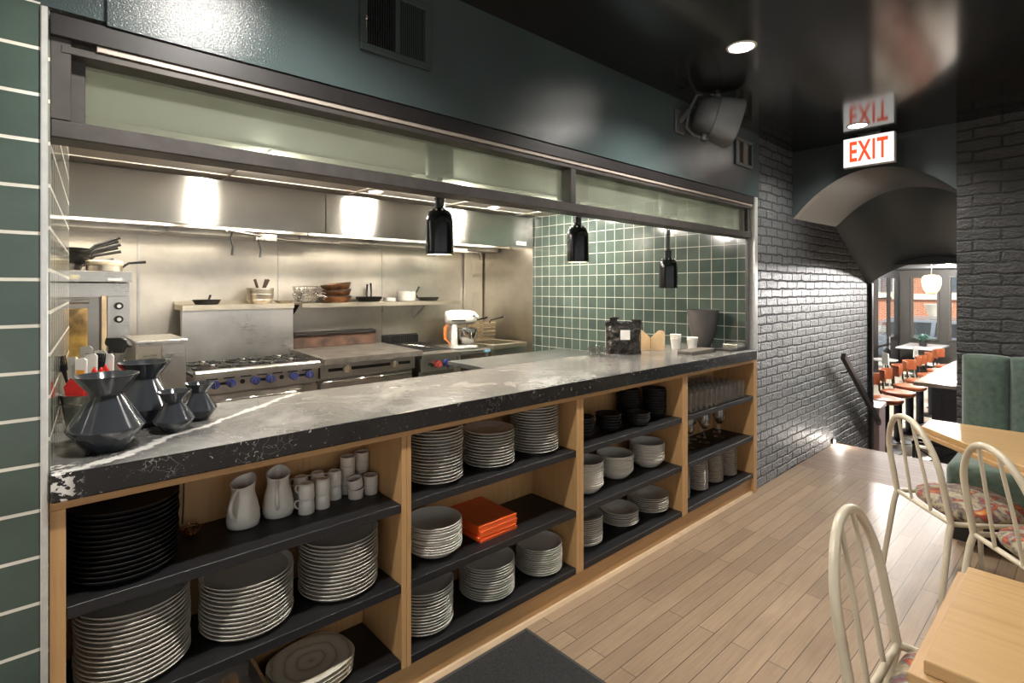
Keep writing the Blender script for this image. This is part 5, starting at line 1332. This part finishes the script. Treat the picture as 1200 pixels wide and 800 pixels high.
# stand with mixer
t = thing('equipment_stand', 'steel-topped stand under the white mixer', 'table', (3.09, 4.25, 0))
x0, x1 = 2.897, 3.290
bm = B(); box(bm, x0, x1, 3.95, 4.60, .885, .920, .003); part(t, 'top_panel', bm, m_steel_dark)
bm = B(); box(bm, x0, x1, 3.97, 4.58, .30, .32, .003); part(t, 'lower_shelf', bm, m_steel_dark)
for x in (x0 + .03, x1 - .03):
    for y in (3.99, 4.55):
        bm = B(); cyl(bm, (x, y, 0), (x, y, .885), .02, 12); part(t, 'leg', bm, m_steel)
bm = B(); box(bm, 3.20, 3.27, 3.947, 3.950, .890, .912, .001); part(t, 'sticker', bm, P('blue_sticker', (.20, .45, .62), .5))
t = thing('stand_mixer', 'white stand mixer with steel bowl and orange cord', 'mixer', (3.09, 4.16, .92), -.35)
bm = B(); prism(bm, [(-.085, -.10), (.12, -.10), (.15, -.05), (.15, .05), (.12, .10), (-.085, .10), (-.12, .06), (-.12, -.06)], 0, .034, 'z', .010, 3); obj('base', bm, m_enamel, t, 50)
bm = B(); prism(bm, [(-.115, .03), (-.045, .03), (-.055, .12), (-.050, .24), (-.105, .24), (-.112, .15)], -.045, .045, 'y', .014, 3); obj('column', bm, m_enamel, t, 50)
bm = B(); secs = []
prof = [(-.165, .035, .045), (-.155, .055, .062), (-.10, .068, .074), (0, .070, .074), (.08, .066, .068), (.125, .058, .058), (.145, .04, .042)]
rings = []
for x, w, h in prof:
    rings.append([bm.verts.new((x, w * math.cos(2 * PI * i / 28), .300 + h * math.copysign(abs(math.sin(2 * PI * i / 28)) ** .8, math.sin(2 * PI * i / 28)))) for i in range(28)])
for p, q in zip(rings, rings[1:]):
    for i in range(28): bm.faces.new([p[i], p[(i + 1) % 28], q[(i + 1) % 28], q[i]])
bm.faces.new(rings[0][::-1]); bm.faces.new(rings[-1]); obj('motor_head', bm, m_enamel, t, 50)
bm = B(); box(bm, -.12, .02, -.0725, -.066, .268, .280, .002); obj('name_band', bm, m_iron, t)
bm = B(); cyl(bm, (.138, 0, .30), (.158, 0, .30), .022, 16); cyl(bm, (.10, -.06, .315), (.10, -.082, .315), .012, 12); obj('attachment_hub', bm, m_chrome, t, 40)
bm = B(); cyl(bm, (.055, 0, .24), (.055, 0, .10), .010, 10); obj('beater_shaft', bm, m_chrome, t, 40)
bm = B(); lathe(bm, [(0, .036), (.055, .036), (.055, .046), (.075, .060), (.100, .11), (.106, .19), (.109, .193), (.103, .19), (.096, .11), (.07, .065), (0, .052)], (.055, 0, 0), 36); obj('bowl', bm, m_chrome, t, 40)
bm = B(); tube(bm, [(.055, -.10, .17), (.055, -.15, .165), (.055, -.15, .10), (.055, -.098, .10)], .007, 8); obj('bowl_handle', bm, m_chrome, t, 60)
bm = B()
for k in range(3): tube(bm, [(-.12 - .012 * k, -.01, .255), (-.165 - .010 * k, -.03, .20), (-.16 - .012 * k, -.04, .10), (-.13, -.03, .045 + .01 * k), (-.12, -.02, .03)], .0032, 6)
tube(bm, [(-.14, -.03, .19), (.0, .115, .178), (.12, .13, .17), (.21, .06, .175)], .0032, 6); obj('power_cord', bm, m_orangecord, t, 60, None)

# deep fryer
t = thing('deep_fryer', 'steel deep fryer with two wire baskets beside the tiled wall', 'fryer', (3.53, 4.3, 0))
x0, x1 = 3.305, 3.760
bm = B(); box(bm, x0, x1, 3.955, 4.70, .12, .905, .003); part(t, 'body', bm, m_steel)
bm = B(); box(bm, x0, x1, 3.94, 4.02, .905, .952, .004); box(bm, x0, x0 + .05, 4.02, 4.70, .905, .952, .004); box(bm, x1 - .05, x1, 4.02, 4.70, .905, .952, .004); box(bm, x0, x1, 4.40, 4.70, .905, .952, .004); part(t, 'fryer_top', bm, m_steel_warm)
bm = B(); box(bm, x0 + .05, x1 - .05, 4.02, 4.40, .80, .905); part(t, 'oil_well', bm, m_iron)
bm = B(); box(bm, x0, x1, 4.66, 4.72, .95, 1.16, .003); part(t, 'splash_back', bm, m_steel_warm)
m_wire = P('brassy_wire', (.55, .45, .28), .35, .8, .2, 20)
for bi, (bx, by) in enumerate(((3.43, 4.56), (3.62, 4.52))):
    k_ = B(); a, b_, z0, z1 = .085, .14, .965 + .0, 1.135
    for i in range(12):
        u = -a + 2 * a * i / 11
        tube(k_, [(bx + u, by - b_, z1), (bx + u * .9, by - b_ * .92, z0), (bx + u * .9, by + b_ * .92, z0), (bx + u, by + b_, z1)], .0022, 5)
    for i in range(16):
        u = -b_ + 2 * b_ * i / 15
        tube(k_, [(bx - a, by + u, z1), (bx - a * .9, by + u * .92, z0), (bx + a * .9, by + u * .92, z0), (bx + a, by + u, z1)], .0022, 5)
    for z in (z0 + .04, z0 + .08, z0 + .12, z1):
        tube(k_, [(bx - a, by - b_, z), (bx + a, by - b_, z), (bx + a, by + b_, z), (bx - a, by + b_, z)], .003 if z < z1 else .005, 5, True)
    bk_ = part(t, 'fry_basket', k_, m_wire, None)
    bm = B(); tube(bm, [(bx, by - b_, z1), (bx, by - b_ - .03, z1 + .03), (bx + .03, by - b_ - .20, z1 + .07)], [.006, .007, .010], 8); move(bm, tuple(-q for q in t.location)); obj('handle', bm, m_iron, bk_, 60)
for x in (x0 + .04, x1 - .04):
    for y in (4.0, 4.64):
        bm = B(); cyl(bm, (x, y, 0), (x, y, .12), .02, 10); part(t, 'leg', bm, m_steel_dark)

# work table between the pass and the line
t = thing('prep_table', 'low steel prep table behind the counter, reaching the tiled wall', 'table', (3.2, 3.35, 0))
bm = B(); box(bm, 2.545, 3.905, 3.09, 3.62, .865, .90, .003); part(t, 'top_panel', bm, P('worn_prep_top', (.20, .21, .20), .3, .7, .25, 6))
bm = B(); box(bm, 2.58, 3.88, 3.12, 3.58, .25, .27, .003); part(t, 'lower_shelf', bm, m_steel_dark)
for x in (2.60, 3.86):
    for y in (3.14, 3.57):
        bm = B(); cyl(bm, (x, y, 0), (x, y, .865), .02, 12); part(t, 'leg', bm, m_steel)

# ceiling lights of the kitchen
m_tube = M_emit('kitchen_diffuser', (1, .93, .82), 430)
for i, x in enumerate((.98, 2.32, 3.36)):
    t = thing('kitchen_ceiling_light', ['slim ceiling light in front of the burner range', 'slim ceiling light in front of the griddle', 'slim ceiling light in front of the fryer'][i], 'light', (x, 3.28, 2.25), 0, 'slim kitchen ceiling lights')
    bm = B(); box(bm, -.020, .020, -.16, .16, -.010, -.001, .002); obj('frame', bm, m_white, t)
    bm = B(); box(bm, -.032, .032, -.17, .17, -.038, -.010, .006, 2); obj('diffuser', bm, m_tube, t)
m_dl2 = M_emit('kitchen_downlight_lens', (1, .88, .72), 30)
for x, lab in ((1.96, 'recessed downlight in the white kitchen ceiling above the griddle'), (3.15, 'recessed downlight in the white kitchen ceiling near the tiles')):
    downlight(x, 3.75, 2.249, .055, lab, 'kitchen downlights', m_dl2)
# ------------------------------------------------------------------ front room seen through the arch
t = thing('bar_counter', 'dark front-room bar with pale polished top along the row of stools', 'bar', (10.5, .9, LF))
bm = B(); box(bm, 8.30, 15.2, .35, 1.60, .270, .318, .006, 2); part(t, 'bar_top', bm, m_barstone)
bm = B(); box(bm, 8.36, 15.1, .40, 1.42, LF, .27, .003); part(t, 'bar_front', bm, m_darkbar)
bm = B()
for k in range(14): box(bm, 8.5 + .48 * k, 8.52 + .48 * k, 1.42, 1.432, LF + .1, .25)
box(bm, 8.345, 8.36, .45, .50, LF + .05, .25); box(bm, 8.345, 8.36, 1.32, 1.37, LF + .05, .25); part(t, 'panel_batten', bm, m_darkbar)
t = thing('low_metal_rack', 'black metal footrail rack near the end of the bar', 'rack', (8.1, 1.35, LF))
bm = B(); box(bm, -.02, .02, -.5, .22, .30, .33, .004); box(bm, .16, .20, -.5, .22, .30, .33, .004); box(bm, -.02, .2, .19, .22, .30, .33); box(bm, -.02, .2, -.5, -.47, .30, .33); obj('frame', bm, m_blackmetal, t)
for y in (.20, -.485):
    bm = B(); box(bm, -.015, .015, y - .015, y + .015, 0, .30); box(bm, .165, .195, y - .015, y + .015, 0, .30); obj('leg', bm, m_blackmetal, t)
bm = B(); tube(bm, [(0, .20, .28), (0, -.2, .02)], .008, 6); tube(bm, [(0, -.2, .28), (0, .20, .02)], .008, 6); obj('cross_brace', bm, m_blackmetal, t)

stool0 = None
SL = ['nearest the steps', 'second from the steps', 'third from the steps', 'fourth from the steps', 'fifth from the steps', 'sixth from the steps', 'seventh from the steps']
for i in range(7):
    x = 8.66 + .70 * i + (.05 * i if i > 3 else 0); lab = 'tan leather bar stool, ' + SL[i] + ' along the bar'
    if stool0 is None:
        t = stool0 = thing('bar_stool', lab, 'stool', (x, 1.98, LF), 0, 'tan bar stools')
        bm = B(); lathe(bm, [(0, .655), (.16, .655), (.205, .675), (.215, .70), (.205, .722), (.15, .735), (0, .737)], (0, 0, 0), 32); obj('seat', bm, m_leather, t, 50)
        bm = B(); cyl(bm, (0, 0, .02), (0, 0, .655), .052, 18); obj('column', bm, P('navy_column', (.02, .022, .032), .35, .3), t, 40)
        bm = B(); lathe(bm, [(0, 0), (.20, 0), (.205, .006), (.19, .016), (.06, .03), (0, .03)], (0, 0, 0), 32); obj('base', bm, m_iron, t, 40)
        bm = B(); n = 14; R0, R1 = .21, .235; pts = []
        for k in range(n + 1): a = PI / 2 - 1.05 + 2.1 * k / n; pts.append((R1 * math.cos(a), R1 * math.sin(a)))
        for k in range(n, -1, -1): a = PI / 2 - 1.05 + 2.1 * k / n; pts.append((R0 * math.cos(a), R0 * math.sin(a)))
        prism(bm, pts, .865, 1.03, 'z', .004); obj('backrest', bm, m_leather, t, 50)
        for s in (-1, 1):
            bm = B(); tube(bm, [(s * .09, .18, .67), (s * .10, .205, .72), (s * .10, .213, .93)], .012, 8); obj('back_post', bm, m_iron, t, 60)
    else: dup(stool0, (x, 1.98, LF), .12 * ((i * 7) % 3 - 1), lab)
# pale low post at the foot of the steps
t = thing('low_partition', 'pale pinkish low partition end at the foot of the steps', 'partition', (7.45, 1.83, LF))
bm = B(); box(bm, -.06, .2, -.085, .04, 0, .80, .004); obj('panel', bm, P('pink_grey_board', (.36, .27, .27), .5, 0, .08, 6), t)
bm = B(); prism(bm, [(-.07, .80), (.21, .80), (.21, .85), (-.07, .815)], -.095, .05, 'y', .003); obj('cap', bm, m_whitewall, t)
# table with plant at the window
t = thing('window_table', 'white-topped table with a plant in front of the street window', 'table', (16.9, 3.05, LF))
bm = B(); box(bm, -.75, .75, -.42, .42, .715, .755, .006, 2); obj('tabletop', bm, P('white_table_top', (.62, .60, .60), .3, 0, .05, 6), t)
for x in (-.6, .6):
    bm = B(); cyl(bm, (x, 0, .02), (x, 0, .715), .03, 14); obj('leg', bm, m_iron, t); bm = B(); box(bm, x - .03, x + .03, -.28, .28, 0, .03, .004); obj('foot', bm, m_iron, t)
bm = B(); box(bm, -.6, .6, -.02, .02, .42, .46); obj('stretcher', bm, m_chrome, t)
t = thing('potted_plant', 'small blue-green plant in dark pot on the window table', 'plant', (16.75, 3.02, LF + .756))
bm = B(); lathe(bm, [(0, 0), (.07, 0), (.10, .13), (.095, .13), (.085, .12), (0, .12)], (0, 0, 0), 20); obj('pot', bm, m_blackplastic, t, 40)
bm = B()
for k in range(46):
    a = random.uniform(0, 6.28); L = random.uniform(.16, .36); el = random.uniform(.2, 1.3); c_, s_ = math.cos(a), math.sin(a)
    P0 = Vector((0, 0, .12)); P1 = P0 + Vector((c_ * L * .5 * math.cos(el), s_ * L * .5 * math.cos(el), L * .5 * math.sin(el) + .04)); P2 = P1 + Vector((c_ * L * .5, s_ * L * .5, -.03))
    w = Vector((-s_, c_, 0)) * .022
    vs = [bm.verts.new(p) for p in (P0 - w * .4, P0 + w * .4, P1 + w, P1 - w)]; tip = bm.verts.new(P2)
    bm.faces.new(vs); bm.faces.new([vs[3], vs[2], tip])
obj('leaves', bm, m_plant, t)
# pale chairs by the window
cz0 = None
for i, (x, y) in enumerate(((15.6, 2.75), (13.6, 2.9))):
    lab = ['pale chair at the window table', 'pale chair before the window table'][i]
    if cz0 is None:
        t = cz0 = thing('window_chair', lab, 'chair', (x, y, LF), 0, 'pale chairs by the window')
        bm = B(); box(bm, -.22, .22, -.22, .22, .43, .47, .02, 3); obj('seat', bm, m_enamel, t, 50)
        bm = B(); prism(bm, [(-.22, .60), (.22, .60), (.19, .85), (-.19, .85)], .19, .215, 'y', .01, 2); obj('backrest', bm, m_enamel, t)
        for a in (-.18, .18):
            for b_ in (-.18, .18):
                bm = B(); cyl(bm, (a, b_, 0), (a, b_, .60 if b_ > 0 else .43), .014, 10); obj('leg', bm, m_cream_paint, t)
    else: dup(cz0, (x, y, LF), .5, lab)
# side table with round top near the door
t = thing('round_side_table', 'small round bistro table beside the glazed front door', 'table', (14.6, 3.35, LF))
bm = B(); lathe(bm, [(0, .56), (.26, .56), (.27, .575), (.26, .59), (0, .59)], (0, 0, 0), 28); obj('tabletop', bm, P('grey_round_top', (.45, .44, .42), .4), t, 40)
bm = B(); cyl(bm, (0, 0, .02), (0, 0, .56), .03, 12); lathe(bm, [(0, 0), (.2, 0), (.2, .015), (0, .03)], (0, 0, 0), 24); obj('pedestal', bm, m_iron, t, 40)

# paper lantern and spotlight track
t = thing('paper_lantern', 'glowing cream paper lantern hanging in the front room', 'lamp', (11.94, 2.03, 1.58))
bm = B(); lathe(bm, [(.05, -.165), (.075, -.16), (.115, -.10), (.138, -.02), (.145, .06), (.136, .12), (.105, .155), (.04, .168)], (0, 0, 0), 32)
ml = P('lantern_paper', (.75, .55, .28), .8, 0, .05, 10, emis=(1, .66, .28), estr=1.25); obj('paper_shade', bm, ml, t, 60)
bm = B(); lathe(bm, [(0, -.18), (.06, -.18), (.06, -.16), (.05, -.155), (0, -.155)], (0, 0, 0), 24); obj('lower_ring', bm, m_rust, t, 40)
bm = B(); cyl(bm, (0, 0, .165), (0, 0, .418), .004, 6); obj('cord', bm, m_white, t)
t = thing('ceiling_spotlight', 'warm glaring track spotlight on the front-room ceiling behind the pier', 'light', (10.2, 1.525, 1.93))
bm = B(); box(bm, -.5, .4, -.02, .02, .045, .068, .002); obj('track', bm, m_blackmetal, t)
bm = B(); cyl(bm, (0, 0, .045), (-.06, .0, -.03), .035, 16); obj('head', bm, m_blackmetal, t, 40)
bm = B(); sphere(bm, (-.075, .0, -.045), .034, 16, 10); obj('bulb', bm, M_emit('spot_bulb', (1, .72, .42), 60), t, 60)

# ------------------------------------------------------------------ street
m_fwin = P('street_window_glass', (.10, .12, .15), .08, 0, .2, 3, coat=.5)
t = thing('brick_building', 'orange brick building with pale bands across the street', 'building', (33.5, 4, -1.0))
bm = B(); box(bm, 33.5, 41, -12, 26, -1.02, 9); part(t, 'facade', bm, m_xbrick)
bm = B(); box(bm, 33.4, 33.5, -12, 26, .95, 1.22); part(t, 'stone_band', bm, m_stone)
bm = B(); box(bm, 33.36, 33.5, -12, 26, -1.02, -.45); part(t, 'stone_base', bm, m_stone)
for k in range(9):
    y = -8.2 + 3.1 * k
    f = B(); box(f, 33.40, 33.5, y - .12, y + 1.72, 1.22, 3.4); w = part(t, 'window', f, m_stone)
    bm = B(); box(bm, 33.36, 33.41, y, y + .78, 1.34, 3.28); box(bm, 33.36, 33.41, y + .84, y + 1.6, 1.34, 3.28); move(bm, tuple(-a for a in t.location)); obj('pane', bm, m_fwin, w)
t = thing('street_planter', 'white urn planter before the orange brick wall', 'planter', (31.8, 5.15, -1.02))
bm = B(); lathe(bm, [(0, 0), (.30, 0), (.28, .12), (.16, .25), (.20, .7), (.42, 1.35), (.52, 1.72), (.55, 1.78), (.5, 1.78), (.4, 1.4), (0, 1.3)], (0, 0, 0), 28); obj('urn', bm, m_stone, t, 40)
bm = B(); box(bm, -.38, .38, -.38, .38, -.02, .02, .01); obj('plinth', bm, m_stone, t)
car0 = None
def car(y, paint, label):
    t = thing('parked_car', label, 'car', (23.6, y, -1.16), 0, 'cars parked in the street')
    L = 2.25; W = .90
    side = [(-L, .35), (-L, .72), (-L + .12, .92), (-L + .95, .99), (-L + 1.02, 1.0), (L - .06, 1.0), (L, .82), (L, .35), (L - .45, .22), (-L + .45, .22)]
    bm = B(); prism(bm, side, -W, W, 'x', .05, 2); obj('body', bm, paint, t, 40)
    cab = [(-L + 1.0, .99), (-L + 1.65, 1.50), (-L + 1.95, 1.57), (L - .55, 1.58), (L - .22, 1.48), (L - .06, .99)]
    bm = B(); prism(bm, cab, -W + .12, W - .12, 'x', .05, 2); obj('cabin', bm, paint, t, 40)
    for s in (-1, 1):
        xo = s * (W - .12)
        for nm, pl in (('side_window', [(-L + 1.22, 1.04), (-L + 1.72, 1.45), (-L + 2.55, 1.49), (-L + 2.6, 1.04)]), ('side_window', [(-L + 2.72, 1.04), (-L + 2.68, 1.49), (-L + 3.45, 1.49), (-L + 3.55, 1.04)]), ('side_window', [(-L + 3.68, 1.04), (-L + 3.6, 1.48), (L - .42, 1.44), (L - .30, 1.06)])):
            bm = B(); prism(bm, pl, xo - .012, xo + .012, 'x'); obj(nm, bm, m_carglass, t)
        for wy in (-L + .82, L - .80):
            bm = B(); lathe(bm, [(.0, -.1), (.27, -.1), (.33, -.07), (.33, .07), (.27, .1), (0, .1)], (0, 0, 0), 28); rot(bm, PI / 2, 'Y'); move(bm, (s * (W - .06), wy, .33)); w = obj('wheel', bm, m_tyre, t, 40)
            bm = B(); cyl(bm, (s * (W + .03), wy, .33), (s * (W + .05), wy, .33), .2, 20); obj('hub', bm, m_chrome, w, 40)
        bm = B(); box(bm, s * (W - .02) - .03, s * (W + .14), -L + 1.35, -L + 1.5, 1.0, 1.14, .03, 2); obj('mirror', bm, paint, t)
        bm = B(); tube(bm, [(s * .62, -.1, 1.60), (s * .62, 0, 1.63), (s * .62, 1.6, 1.63), (s * .62, 1.7, 1.60)], .018, 8); obj('roof_rail', bm, m_chrome, t, 60)
    bm = B(); prism(bm, [(-L + 1.02, 1.0), (-L + 1.66, 1.49), (-L + 1.70, 1.46), (-L + 1.08, .99)], -W + .2, W - .2, 'x'); obj('windscreen', bm, m_carglass, t)
    bm = B(); box(bm, -W + .1, -W + .4, -L - .01, -L + .05, .66, .80, .02); box(bm, W - .4, W - .1, -L - .01, -L + .05, .66, .80, .02); obj('headlight', bm, m_enamel, t)
car(3.45, m_carwhite, 'silver estate car parked outside the street window')
car(8.25, m_carwhite, 'pale blue car parked beyond the glazed side door')
# ------------------------------------------------------------------ light
for i, (x, y, p) in enumerate(((2.482, 1.136, 135), (4.281, 1.139, 105), (.46, 1.136, 135), (.46, -2.7, 150), (2.48, -2.7, 150), (4.1, -2.7, 110), (-1.5, 1.1, 90), (-1.5, -2.7, 90))):
    lamp('downlight_and_fill', 'SPOT', (x, y, ZC - .012), p, (1, .95, .88), .05, None, 2.5, .7)  # rear-row spots are unseen additions lighting the tables and chairs
for (x, y) in ((1.43, 2.1), (2.423, 2.1)): lamp('heat_lamp_light', 'SPOT', (x, y, 1.672), 14, (1, .75, .48), .04, None, 1.9, .6)
lamp('heat_lamp_light', 'SPOT', (3.417, 2.1, 1.515), 10, (1, .75, .48), .04, None, 1.9, .6)
for x, y in ((10.6, 2.6), (13.2, 1.4), (15.8, 2.4)): lamp('front_room_fill', 'POINT', (x, y, 1.9), 300, (1, .97, .93), .08)  # added points without fixtures, standing in for strong window daylight
lamp('brick_wall_fill', 'POINT', (9.5, .70, 1.86), 420, (1, .97, .93), .08)  # added point with no fixture, brightens the black brick by the steps
lamp('step_light_lamp', 'POINT', (5.70, 1.665, .05), 2.2, (1, .92, .82), .015)
lamp('sun', 'SUN', (0, 0, 20), 6.5, (1, .96, .9), .01, (math.radians(38), 0, math.radians(-60)))
w = bpy.data.worlds.new('daylight'); SC.world = w; w.use_nodes = True
nt = w.node_tree; bg = nt.nodes['Background']
bg.inputs[0].default_value = (1, .985, .965, 1); bg.inputs[1].default_value = .85

# ------------------------------------------------------------------ camera
cd = bpy.data.cameras.new('camera'); cam = bpy.data.objects.new('camera', cd); COL.objects.link(cam)
cd.sensor_width = 36; cd.lens = 36 * 622 / 1200; cd.clip_start = .05; cd.clip_end = 200
cam.location = (0, 0, 1.5); cam.rotation_euler = (PI / 2, 0, math.radians(47.97 - 90))
cd.shift_x = 0; cd.shift_y = -(400 - 338) / 1200
SC.camera = cam
SC.view_settings.view_transform = 'Standard'; SC.view_settings.look = 'None'; SC.view_settings.gamma = 1
SC.view_settings.exposure = .32
SC.view_settings.use_curve_mapping = False
c = SC.cycles
c.use_denoising = True; c.max_bounces = 8; c.diffuse_bounces = 4; c.glossy_bounces = 4; c.transmission_bounces = 4; c.transparent_max_bounces = 16
c.sample_clamp_indirect = 6; c.caustics_reflective = False; c.caustics_refractive = False
